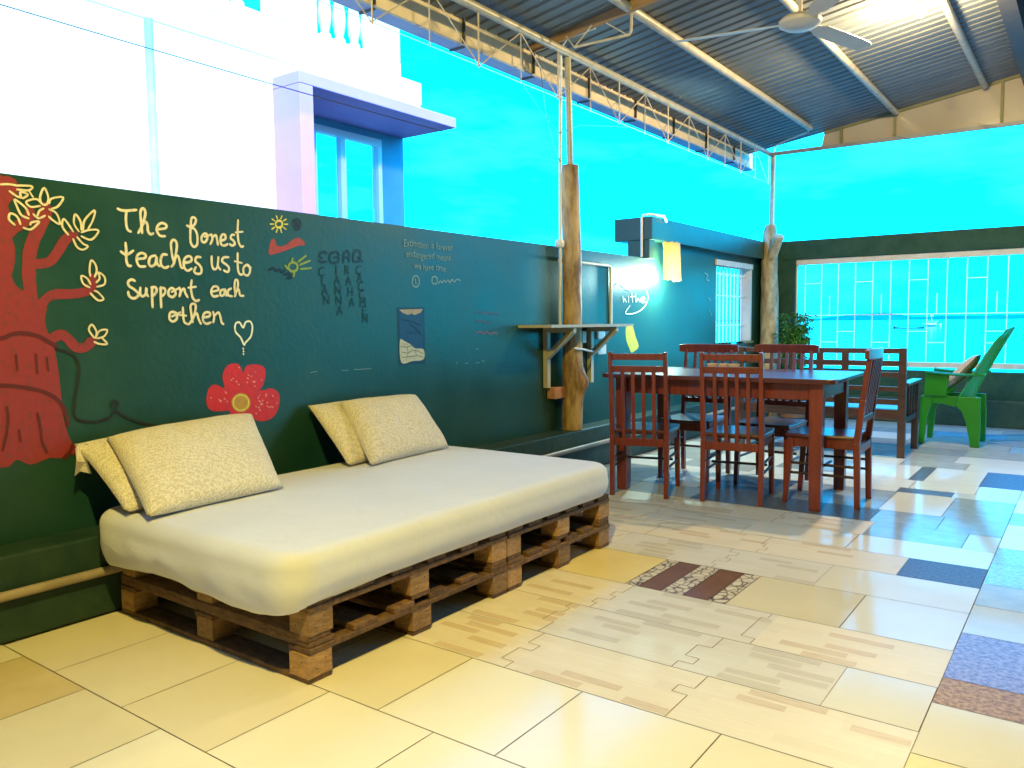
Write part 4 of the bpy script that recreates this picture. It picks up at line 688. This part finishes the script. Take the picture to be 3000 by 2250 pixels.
# ------------------------------------------------------------------ pallet bed
def pallet(y0, y1, z0, label):
    X0, X1 = -3.29, -2.08
    t = thing('wooden_pallet', label, 'pallet', ((X0+X1)/2, (y0+y1)/2, z0), group='pallets of the bed base')
    ys_ = [y0+.05, (y0+y1)/2, y1-.05]
    xs_ = [X0+.06, (X0+X1)/2, X1-.05]
    for i, yy in enumerate(ys_):
        m_ = MB(); jz = random.uniform(-.004, .004); m_.box((X0+.004, yy-.05, z0), (X1-.002, yy+.05, z0+.020)); m_.build('bottom_board', PALD, t, bevel=.003)
        for x in xs_:
            m_ = MB(); jx = random.uniform(-.008, .008); jy = random.uniform(-.008, .008)
            bx0, bx1, by0, by1 = x-.05+jx, x+.05+jx*.4, yy-.052+jy, yy+.052+jy
            m_.box((bx0, by0, z0+.0203), (bx1, by1, z0+.100)); # nail heads in the two faces that can show
            for q in (-1, 1):
                zz = z0+.06+q*random.uniform(.012, .022); m_.lathe([(.0028, 0), (.0028, .0012)], (0, 0, 0), 8)
                for v_ in range(len(m_.v)-16, len(m_.v)):
                    a_, b_, c_ = m_.v[v_]; m_.v[v_] = (bx1+c_-.0004, yy+q*.02+a_, zz+b_)
                m_.lathe([(.0028, 0), (.0028, .0012)], (0, 0, 0), 8)
                for v_ in range(len(m_.v)-16, len(m_.v)):
                    a_, b_, c_ = m_.v[v_]; m_.v[v_] = (x+q*.02+a_, by0-c_+.0004, zz+b_)
            m_.m = [1 if i_ >= 6 else 0 for i_ in range(len(m_.f))]; m_.build('block', [PALW, DARKST], t)
    for x in xs_:
        m_ = MB(); m_.box((x-.055, y0, z0+.1003), (x+.055, y1, z0+.120)); m_.build('stringer_board', PALD, t, bevel=.003)
    for i in range(6):
        yy = y0+.06+(y1-y0-.12)*i/5; m_ = MB(); m_.box((X0, yy-.055, z0+.1203), (X1+random.uniform(-.006, .004), yy+.055, z0+.1415)); m_.build('deck_board', PALD, t, bevel=.003)
pallet(1.68, 2.795, .0005, 'lower wooden pallet at the near end of the bed base')
pallet(1.682, 2.79, .1425, 'upper wooden pallet at the near end, under the mattress')
pallet(2.805, 3.72, .0005, 'lower wooden pallet at the far end of the bed base near the table')
pallet(2.805, 3.715, .1425, 'upper wooden pallet at the far end, under the mattress')

# mattress in a cream sheet
def mattress():
    X0, X1, Y0, Y1 = -3.33, -2.045, 1.578, 3.735; Z0, Z1 = .292, .455
    rp, rv = .13, .055                                       # plan corner radius, edge roll
    def dens(n): return [.5-.5*math.cos(math.pi*i/n)*(.62+.38*abs(math.cos(math.pi*i/n))) for i in range(n+1)]
    us, vs_ = dens(46), dens(76); nx, ny, nz_ = 46, 76, 9
    b = MB(); vs = []; idx = {}; fs = []
    def plan(x, y):
        cx = min(max(x, X0+rp), X1-rp); cy = min(max(y, Y0+rp), Y1-rp); dx, dy = x-cx, y-cy; m = max(abs(dx), abs(dy)); ln = math.hypot(dx, dy)
        if abs(dx) > 1e-9 and abs(dy) > 1e-9: dx *= m/ln; dy *= m/ln
        return cx+dx, cy+dy
    def top(i, j):
        x, y = X0+(X1-X0)*us[i], Y0+(Y1-Y0)*vs_[j]; e = min(x-X0, X1-x, y-Y0, Y1-y); px, py = plan(x, y)
        z = Z1 if e >= rv else Z1-rv+math.sqrt(max(0, rv*rv-(rv-e)**2))
        g = min(1, e/.25); z += g*(.010*noise.noise(Vector((px*1.5, py*1.1, 5))) + .0028*noise.noise(Vector((px*5+py*2, py*6, 9))) + .006)
        return Vector((px, py, z))
    def side(i, j, k):
        x, y = X0+(X1-X0)*us[i], Y0+(Y1-Y0)*vs_[j]; px, py = plan(x, y)
        near = max(0, 1-(py-Y0)/.22)*(1 if px < X1-.02 else .6)          # the sheet hangs lower over the short near end
        zb = Z0-.004-near*(.040+.014*math.sin(px*7.3)+.008*noise.noise(Vector((px*9, py*9, 2))))-.003*noise.noise(Vector((px*5, py*5, 2)))
        t = k/nz_; zt = Z1-rv; z = zb+(zt-zb)*t
        cx, cy = (X0+X1)/2, (Y0+Y1)/2
        nrm = Vector((px-min(max(px, X0+rp), X1-rp), py-min(max(py, Y0+rp), Y1-rp), 0))
        nrm = nrm.normalized() if nrm.length > 1e-6 else Vector((0, 0, 0))
        out = .006*math.sin(math.pi*min(1, t*1.1)) - .022*(1-t)**3
        wr = (.002+.010*near)*noise.noise(Vector((px*9+z*8, py*9-z*9, z*5))) + .010*near*max(0, noise.noise(Vector((px*16+z*20, py*14, z*3))))*math.sin(math.pi*t)
        return Vector((px, py, z))+nrm*(out+wr*math.sin(math.pi*min(1, .12+t*.88)))
    def vid(i, j, k):
        q = (i, j, k)
        if q not in idx: idx[q] = len(vs); vs.append(top(i, j) if k == nz_ else side(i, j, k))
        return idx[q]
    for i in range(nx):
        for j in range(ny): fs.append((vid(i, j, nz_), vid(i+1, j, nz_), vid(i+1, j+1, nz_), vid(i, j+1, nz_)))
    for k in range(nz_):
        for i in range(nx):
            fs.append((vid(i, 0, k), vid(i+1, 0, k), vid(i+1, 0, k+1), vid(i, 0, k+1))); fs.append((vid(i, ny, k+1), vid(i+1, ny, k+1), vid(i+1, ny, k), vid(i, ny, k)))
        for j in range(ny):
            fs.append((vid(0, j, k+1), vid(0, j+1, k+1), vid(0, j+1, k), vid(0, j, k))); fs.append((vid(nx, j, k), vid(nx, j+1, k), vid(nx, j+1, k+1), vid(nx, j, k+1)))
    ring = [vid(i, 0, 0) for i in range(nx)] + [vid(nx, j, 0) for j in range(ny)] + [vid(i, ny, 0) for i in range(nx, 0, -1)] + [vid(0, j, 0) for j in range(ny, 0, -1)]
    fs.append(tuple(reversed(ring)))
    b.add(vs, fs); return tag(b.build('mattress', SHEET, smooth=80), 'single mattress in a fitted cream sheet on the pallets', 'mattress')
mattress()

def pillow(tl, tr_, brr, bl, th, label, seed):
    tl, tr_, brr, bl = map(Vector, (tl, tr_, brr, bl)); nx, ny = 36, 26
    nrm = ((tr_-tl).cross(bl-tl)).normalized()
    if nrm.x < 0: nrm = -nrm
    vs = []; fs = []
    c = (tl+tr_+brr+bl)/4
    for sgn in (1, -1):
        for j in range(ny+1):
            for i in range(nx+1):
                u = i/nx; v = j/ny; a = 2*u-1; b_ = 2*v-1
                p = (tl*(1-u)+tr_*u)*(1-v)+(bl*(1-u)+brr*u)*v
                pin = 1-.045*(1-abs(a)**2)*abs(b_)**4; p = c+(p-c)*1.0
                # sides pull in between the corners
                p += (bl-tl).normalized()*(-b_*.006*(1-a*a)) + (tr_-tl).normalized()*(-a*.008*(1-b_*b_))
                h = ((1-abs(a)**3)*(1-abs(b_)**3))**.45
                q = th*h*(1+.10*noise.noise(Vector((u*3, v*3, seed)))) + .006*noise.noise(Vector((u*9, v*9, seed+4)))*h
                vs.append(p+nrm*q*sgn*(1 if sgn > 0 else .8))
    n = (nx+1)*(ny+1)
    for k in range(2):
        for j in range(ny):
            for i in range(nx):
                a = k*n+j*(nx+1)+i; fs.append((a, a+1, a+nx+2, a+nx+1))
    b = MB(); b.add(vs, fs); o = b.build('pillow', PILC, smooth=80)
    bm = bmesh.new(); bm.from_mesh(o.data); bmesh.ops.remove_doubles(bm, verts=bm.verts, dist=.0012); bmesh.ops.recalc_face_normals(bm, faces=bm.faces); bm.to_mesh(o.data); bm.free()
    for p in o.data.polygons: p.use_smooth = True
    return tag(o, label, 'pillow', 'pillows leaning on the green wall')
pillow((-3.385, 1.70, .735), (-3.40, 2.44, .765), (-2.93, 2.255, .474), (-2.90, 1.60, .474), .075, 'large woven cream pillow in front at the near end of the bed', 1)
bk_ = pillow((-3.46, 1.60, .712), (-3.47, 2.30, .74), (-3.06, 2.24, .472), (-3.06, 1.60, .472), .058, 'cream pillow behind, half hidden at the near end of the bed', 2)
pillow((-3.385, 3.00, .775), (-3.40, 3.63, .765), (-3.06, 3.55, .474), (-3.00, 2.86, .474), .072, 'large woven cream pillow in front at the far end of the bed', 3)
m_ = MB(); fl = [(1.623, .716), (1.60, .712), (1.578, .70), (1.572, .65), (1.576, .585), (1.60, .60), (1.632, .588), (1.618, .64), (1.655, .70)]
m_.poly([(-3.40-.02*math.sin(i*1.7), y_, z_) for i, (y_, z_) in enumerate(fl)], (-.004, 0, 0)); m_.build('case_flap', PILC, bk_)
pillow((-3.46, 2.84, .765), (-3.47, 3.48, .765), (-3.16, 3.46, .472), (-3.10, 2.80, .472), .055, 'cream pillow behind, half hidden at the far end of the bed', 4)

# ------------------------------------------------------------------ dining table and chairs
tb = thing('dining_table', 'long dark red wooden dining table with square legs', 'table', (-2.08, 5.49, 0), R(3))
def rounded_rect(w_, d_, r_, n=5):
    out = []
    for cx, cy, a0 in ((w_/2-r_, d_/2-r_, 0), (-w_/2+r_, d_/2-r_, 90), (-w_/2+r_, -d_/2+r_, 180), (w_/2-r_, -d_/2+r_, 270)):
        for k in range(n+1): a = R(a0+90*k/n); out.append((cx+r_*math.cos(a), cy+r_*math.sin(a)))
    return out
m_ = MB(); m_.poly([(x, y, .808) for x, y in rounded_rect(1.60, .97, .06)], (0, 0, .03)); m_.build('tabletop', TOPW, tb, bevel=.006, local=True)
for sx in (-1, 1):
    for sy in (-1, 1):
        m_ = MB(); m_.bar((sx*.665, sy*.375, 0), (sx*.665, sy*.375, .8075), .07, .07, .085, .085); m_.build('leg', CHAIRW, tb, bevel=.004, local=True)
m_ = MB(); m_.box((-.62, -.395, .70), (.62, -.372, .8078)); m_.box((-.62, .372, .70), (.62, .395, .8078)); m_.box((-.69, -.33, .70), (-.668, .33, .8078)); m_.box((.668, -.33, .70), (.69, .33, .8078)); m_.build('apron', CHAIRW, tb, bevel=.003, local=True)

def seat_mesh(): 
    m_ = MB(); pts = []
    fr_ = [(-.195, -.19), (-.215, .10), (-.20, .235), (-.10, .255), (0, .26), (.10, .255), (.20, .235), (.215, .10), (.195, -.19)]
    m_.poly([(x, y, .437) for x, y in fr_], (0, 0, .024)); return m_
def chair_common(t, hb, style):
    hw = .188
    LEAN = .055
    yb = -.215
    def post(sx):
        b = MB(); pts = [(sx*hw, yb, 0), (sx*hw, yb+.012, .42), (sx*(hw), yb-LEAN*.35, .70), (sx*hw, yb-LEAN, hb)]
        for p_, q_, w0, w1 in zip(pts, pts[1:], (.036, .040, .036), (.040, .036, .030)): b.bar(p_, q_, w0*.85, w0, w1*.85, w1, up=(0, 1, 0))
        return b
    for sx in (-1, 1): post(sx).build('back_leg', CHAIRW, t, bevel=.004, local=True)
    for sx in (-1, 1):
        m_ = MB(); m_.bar((sx*.185, .235, 0), (sx*.18, .205, .43), .030, .032, .042, .042, up=(0, 1, 0)); m_.build('front_leg', CHAIRW, t, bevel=.004, local=True)
    seat_mesh().build('seat', SEATW, t, bevel=.008, local=True)
    m_ = MB(); m_.box((-.165, .195, .375), (.165, .215, .4365)); m_.box((-.19, -.19, .375), (-.17, .19, .4365)); m_.box((.17, -.19, .375), (.19, .19, .4365)); m_.box((-.17, -.222, .352), (.17, -.198, .405)); m_.build('seat_rail', CHAIRW, t, bevel=.003, local=True)
    for sx in (-1, 1):
        m_ = MB()
        for z in (.20, .265): m_.tube([(sx*.188, -.205, z), (sx*.184, .215, z)], .009, 8)
        m_.build('stretcher', CHAIRD, t, local=True, smooth=60)
    m_ = MB(); m_.tube([(-.186, .03, .232), (.186, .03, .232)], .009, 8); m_.build('stretcher', CHAIRD, t, local=True, smooth=60)
    yl = lambda z: yb-LEAN*(.35*min(1, max(0, (z-.42)/.28)) + .65*max(0, (z-.70)/(hb-.70)))
    return hw, yl
def make_chair(label):
    t = thing('slat_chair', label, 'chair', group='red brown dining chairs')
    hw, yl = chair_common(t, 1.0, 0)
    for z0, z1 in ((.945, .988), (.862, .905)):
        m_ = MB(); ya, yb_ = yl(z0), yl(z1)
        m_.poly([(-hw+.012, ya-.011, z0), (hw-.012, ya-.011, z0), (hw-.012, yb_-.011, z1), (-hw+.012, yb_-.011, z1)], (0, .022, 0)); m_.build('back_rail', CHAIRW, t, bevel=.004, local=True)
    for i in range(4):
        x = -.107+.0713*i; m_ = MB(); m_.bar((x, yl(.40), .402), (x, yl(.865), .866), .014, .026, up=(1, 0, 0)); m_.build('back_slat', CHAIRW, t, bevel=.003, local=True)
    return t
def make_crest_chair(label):
    t = thing('crest_chair', label, 'chair', group='red brown dining chairs')
    hw, yl = chair_common(t, .975, 1)
    m_ = MB(); n_ = 12; pts = []
    vs = []; fs = []
    for i in range(n_+1):
        a = -1+2*i/n_; x = a*.245; y = yl(.98)-.03*(1-a*a)+.012; hh = .034*(1 if abs(a) < .95 else .8)
        for dy in (-.013, .013):
            for dz in (-hh, hh): vs.append((x, y+dy, .985+dz))
    for i in range(n_):
        a = 4*i; b = a+4; fs += [(a, b, b+1, a+1), (a+2, a+3, b+3, b+2), (a+1, b+1, b+3, a+3), (a, a+2, b+2, b)]
    fs += [(0, 1, 3, 2), (4*n_, 4*n_+2, 4*n_+3, 4*n_+1)]
    m_.add(vs, fs); m_.build('crest_rail', CHAIRW, t, bevel=.006, local=True)
    m_ = MB(); m_.box((-hw+.012, yl(.56)-.01, .55), (hw-.012, yl(.56)+.01, .59)); m_.build('back_rail', CHAIRW, t, bevel=.003, local=True)
    for i in range(5):
        x = -.116+.058*i; m_ = MB(); m_.bar((x, yl(.58), .588), (x, yl(.96)-.012, .962), .014, .026, up=(1, 0, 0)); m_.build('back_slat', CHAIRW, t, bevel=.003, local=True)
    return t
ch = make_chair('slat-back chair turned slightly, beside the bed corner with its back to the camera')
ch.location = (-2.555, 5.10, 0); ch.rotation_euler = (0, 0, R(14))
dup(ch, (-1.935, 5.245, 0), R(9), 'slat-back chair with its back to the camera, at the middle of the table front')
cc = make_crest_chair('chair seen from the side, drawn up to the right end of the table')
cc.location = (-1.405, 5.50, 0); cc.rotation_euler = (0, 0, R(92))
dup(cc, (-2.50, 5.84, 0), R(181), 'curved-top chair behind the table, nearest the wall lamp')
dup(cc, (-1.915, 5.90, 0), R(178), 'curved-top chair behind the table, in front of the trunk and plant')
for i, (x, lb) in enumerate(((-2.23, 'leftmost stand-in for a lit slat, a small cream bowl on the table, seen through the chair back'), (-2.146, 'middle stand-in for a lit slat, a small cream bowl on the table, seen through the chair back'), (-2.067, 'rightmost stand-in for a lit slat, a small cream bowl on the table, seen through the chair back'))):
    m_ = MB(); m_.lathe([(.018, 0), (.022, .004), (.034, .03), (.038, .058), (.034, .058), (.028, .02), (.004, .012)], (x, 5.5, .8385), 18); tag(m_.build('bowl', BOWLM, smooth=60), lb, 'bowl', 'stand-ins for lit chair slats')  # bowls added in place of lit slats of the chair behind

# ------------------------------------------------------------------ dark wooden sofa facing the sea
sf = thing('wooden_sofa', 'dark wooden slatted sofa seen from behind, facing the sea', 'sofa', (-2.05, 7.85, 0))
XA, XZ, YB_, YS = -2.75, -1.33, 7.53, 8.16
for x, lab in ((XA, 0), (XZ, 1)):
    m_ = MB(); m_.bar((x, YB_, 0), (x, YB_-.02, .955), .062, .05, up=(0, 1, 0)); m_.build('back_leg', SOFAW, sf, bevel=.004)
    m_ = MB(); m_.bar((x, YS, 0), (x, YS, .62), .055, .055); m_.build('front_leg', SOFAW, sf, bevel=.004)
    m_ = MB(); m_.box((x-.045, YB_+.02, .62), (x+.045, YS+.06, .652)); m_.build('armrest', SOFAW, sf, bevel=.008)
    m_ = MB()
    for i in range(4): yy = YB_+.13+.13*i; m_.bar((x, yy, .34), (x, yy, .62), .02, .03)
    m_.box((x-.015, YB_+.03, .30), (x+.015, YS-.03, .345)); m_.build('side_slats', SOFAW, sf)
m_ = MB(); yb = YB_-.018
for z0, z1 in ((.905, .952), (.80, .845), (.70, .745), (.575, .62), (.46, .51), (.33, .42)): m_.box((XA+.03, yb-.012+(.955-z1)*.02, z0), (XZ-.03, yb+.012+(.955-z1)*.02, z1))
m_.build('back_rails', SOFAW, sf, bevel=.005)
m_ = MB()
for x in (-2.26, -2.02, -1.80): m_.box((x-.03, yb-.014, .42), (x+.03, yb+.012, .905))
m_.build('back_posts', SOFAW, sf, bevel=.003)
m_ = MB(); m_.box((XA+.03, YB_+.03, .385), (XZ-.03, YS+.03, .42)); m_.box((XA+.03, YS-.01, .30), (XZ-.03, YS+.015, .384)); m_.build('seat', SOFAW, sf, bevel=.004)

# ------------------------------------------------------------------ green plastic armchair with a cushion
gc = thing('plastic_chair', 'bright green plastic armchair with tall back, side on before the sea window', 'chair', (-1.08, 8.76, 0), 0)
# local frame: chair faces -X; y is its width. built in world-aligned local coordinates
def sheet(m_, grid, th):
    """grid[i][j] of points, thickened along its normal"""
    ni, nj = len(grid), len(grid[0]); vs = []; vs2 = []
    for i in range(ni):
        for j in range(nj):
            p = Vector(grid[i][j]); a = Vector(grid[min(i+1, ni-1)][j])-Vector(grid[max(i-1, 0)][j]); b = Vector(grid[i][min(j+1, nj-1)])-Vector(grid[i][max(j-1, 0)])
            n_ = a.cross(b).normalized(); vs.append(p+n_*th/2); vs2.append(p-n_*th/2)
    N_ = ni*nj; fs = []
    for i in range(ni-1):
        for j in range(nj-1):
            a = i*nj+j; fs += [(a, a+1, a+nj+1, a+nj), (N_+a, N_+a+nj, N_+a+nj+1, N_+a+1)]
    for i in range(ni-1):
        for j in (0, nj-1): a = i*nj+j; fs.append((a, a+nj, N_+a+nj, N_+a))
    for j in range(nj-1):
        for i in (0, ni-1): a = i*nj+j; fs.append((a, a+1, N_+a+1, N_+a))
    m_.add(vs+vs2, fs)
hwid = .25
m_ = MB(); sheet(m_, [[(-.25+.42*i/8, -hwid*.92+2*hwid*.92*j/8, .455-.03*math.sin(math.pi*i/8)-.02*i/8 + .012*abs(j/4-1)**2) for j in range(9)] for i in range(9)], .014); m_.build('seat', GREENP, gc, local=True, smooth=60)
def backcurve(t): return (.15+.05*t+.27*t**1.15, .43+.69*t)
m_ = MB(); g_ = []
for i in range(13):
    t = i/12; x, z = backcurve(t); wd = .23*(1-.10*t)*(1 if t < .85 else (1-((t-.85)/.15)**2*.45))
    g_.append([(x-.10*(abs(j/5-1)**2)*(1-.35*t), -wd+2*wd*j/10, z-.035*abs(j/5-1)**3*max(0, (t-.6)/.4)**2) for j in range(11)])
sheet(m_, g_, .018); m_.build('backrest', GREENP, gc, local=True, smooth=60)
for s in (-1, 1):
    y = s*hwid
    # arm: flat top sloping slightly, side panel beneath, rear joins the back
    m_ = MB(); sheet(m_, [[(-.23+.50*i/8, y+s*(-.03+.075*j/3), .705-.012*i/8*4+.035*(i/8)**3 + (.0 if 0 < j < 3 else -.012)) for j in range(4)] for i in range(9)], .014); m_.build('armrest', GREENP, gc, local=True, smooth=60)
    m_ = MB(); m_.poly([(-.235, y, .47), (-.225, y, .70), (-.02, y, .675), (-.05, y, .47)], (0, s*.014, 0)); m_.build('arm_panel', GREENP, gc, local=True, bevel=.004)
    # legs with the big arched side skirt
    a_ = [(-.26, .47), (-.27, 0), (-.205, 0), (-.19, .30), (-.17, .385), (-.08, .395), (.02, .37), (.09, .30), (.125, .18), (.14, 0), (.235, 0), (.245, .25), (.22, .47)]
    fr_leg = [(-.262, .47), (-.276, .0), (-.222, .0), (-.20, .28), (-.165, .40), (-.16, .47)]
    rr_leg = [(.05, .47), (.03, .385), (.085, .33), (.125, .22), (.150, .10), (.165, 0), (.242, 0), (.245, .25), (.235, .47)]
    skirt = [(-.16, .47), (-.165, .40), (-.08, .395), (.03, .37), (.05, .47)]
    for nm, pl2 in (('front_leg', fr_leg), ('rear_leg', rr_leg)):
        m_ = MB(); m_.poly([(x, y+s*.02*(1-z/.47), z) for x, z in pl2], (0, -s*.036, 0)); m_.build(nm, GREENP, gc, local=True, bevel=.008)
    m_ = MB(); m_.poly([(x, y, z) for x, z in skirt], (0, -s*.02, 0)); m_.build('side_skirt', GREENP, gc, local=True, bevel=.004)
# cushion leaning in it
cu = MB(); vs = []; fs = []; nx, ny = 18, 18
o0 = Vector((-1.08, 8.76, 0))
for sg in (1, -1):
    for j in range(ny+1):
        for i in range(nx+1):
            a = 2*i/nx-1; b = 2*j/ny-1; h = ((1-abs(a)**2.4)*(1-abs(b)**2.4))**.55*.055
            c = Vector((.085+.14*b, a*.19, .66+.165*b)); nrm = Vector((-.77, 0, .64)); vs.append(o0+c+nrm*(h*sg+.045))
n = (nx+1)*(ny+1)
for k in range(2):
    for j in range(ny):
        for i in range(nx): a = k*n+j*(nx+1)+i; fs.append((a, a+1, a+nx+2, a+nx+1))
cu.add(vs, fs); tag(cu.build('cushion', CUSH, smooth=80), 'flat beige cushion leaning in the green plastic chair', 'cushion')

# ------------------------------------------------------------------ potted plant in the corner
pp = thing('potted_plant', 'bushy green plant in a clay pot beside the corner trunk', 'plant', (-2.98, 9.95, 0))
m_ = MB(); m_.lathe([(.13, 0), (.16, .02), (.2, .36), (.215, .37), (.215, .42), (.19, .42), (.18, .38), (.01, .37)], (-2.98, 9.95, 0), 24); m_.build('pot', POTM, pp, smooth=40)
m_ = MB(); random.seed(11)
st = MB()
for _s in range(75):
    a = random.uniform(0, 2*math.pi); tilt = random.uniform(.02, .17); ln = random.uniform(.5, .92); base = Vector((-2.98+random.uniform(-.05, .05), 9.95+random.uniform(-.05, .05), .40))
    d = Vector((math.cos(a)*tilt, math.sin(a)*tilt, 1)).normalized(); pts = []
    for i in range(7):
        t = i/6; pts.append(base+d*ln*t+Vector((math.cos(a), math.sin(a), 0))*.06*t*t+Vector((0, 0, -.14*t*t*tilt)))
    st.tube(pts, [.005*(1-.7*i/6) for i in range(7)], 5)
    for i in range(2, 7):
        for q in range(7):
            c = pts[i]+Vector((random.uniform(-.02, .02), random.uniform(-.02, .02), random.uniform(-.03, .02)))
            la = random.uniform(0, 2*math.pi); dv = Vector((math.cos(la), math.sin(la), random.uniform(-.5, .45))).normalized(); L_ = random.uniform(.05, .11); wv = dv.cross(Vector((0, 0, 1))).normalized()*L_*.16
            e = c+dv*L_+Vector((0, 0, -.02)); mid = c+dv*L_*.5
            m_.add([c, mid+wv, e, mid-wv], [(0, 1, 2, 3)])
st.build('stems', LEAFM, pp); m_.build('foliage', LEAFM, pp)

# ------------------------------------------------------------------ boats on the water
def boat(loc, ln, hgt, m_hull, cabin, label, name, rz=0):
    t = thing(name, label, 'boat', loc, rz)
    b = MB(); vs = []; fs = []; k = 11
    for i in range(k):
        s = -1+2*i/(k-1); w_ = (1-abs(s)**2.5)*ln*.11+.02; zt = hgt*(.8+.5*abs(s)**2)
        vs += [(s*ln/2, -w_, zt), (s*ln/2*.92, 0, -.2), (s*ln/2, w_, zt)]
    for i in range(k-1):
        a = 3*i; fs += [(a, a+3, a+4, a+1), (a+1, a+4, a+5, a+2), (a+2, a+5, a+3, a)]
    b.add(vs, fs); b.build('hull', m_hull, t, local=True)
    if cabin:
        b = MB(); b.box((-ln*.2, -ln*.07, hgt*.8), (ln*.22, ln*.07, hgt*2.1)); b.build('cabin', BOATW, t, local=True, bevel=.08)
        b = MB(); b.box((-ln*.26, -ln*.085, hgt*2.1), (ln*.28, ln*.085, hgt*2.25)); b.build('cabin_roof', BOATW, t, local=True)
        b = MB(); b.bar((0, 0, hgt*2.2), (0, 0, hgt*5.2), .22, .22); b.bar((-.8, 0, hgt*4.6), (.8, 0, hgt*4.6), .5, .9); b.build('mast', BOATW, t, local=True)
    else:
        for s in (-1, 1):
            b = MB(); b.bar((-ln*.45, s*ln*.16, .1), (ln*.45, s*ln*.16, .1), .3, .3); b.build('outrigger', m_hull, t, local=True)
        b = MB()
        for x in (-.25, .25): b.bar((x*ln, -ln*.16, .4), (x*ln, ln*.16, .4), .2, .2)
        b.bar((-ln*.46, 0, hgt), (-ln*.46, 0, hgt*2.6), .5, .8); b.build('crossbeam', m_hull, t, local=True)
boat((-77.5, 520, -3), 11, 1.35, BOATW, True, 'small white cabin boat out on the sea', 'white_boat', R(-8))
boat((-71, 412, -3), 14, .55, BOATD, False, 'long dark outrigger boat low on the sea beside the white boat', 'outrigger_boat', R(-8))
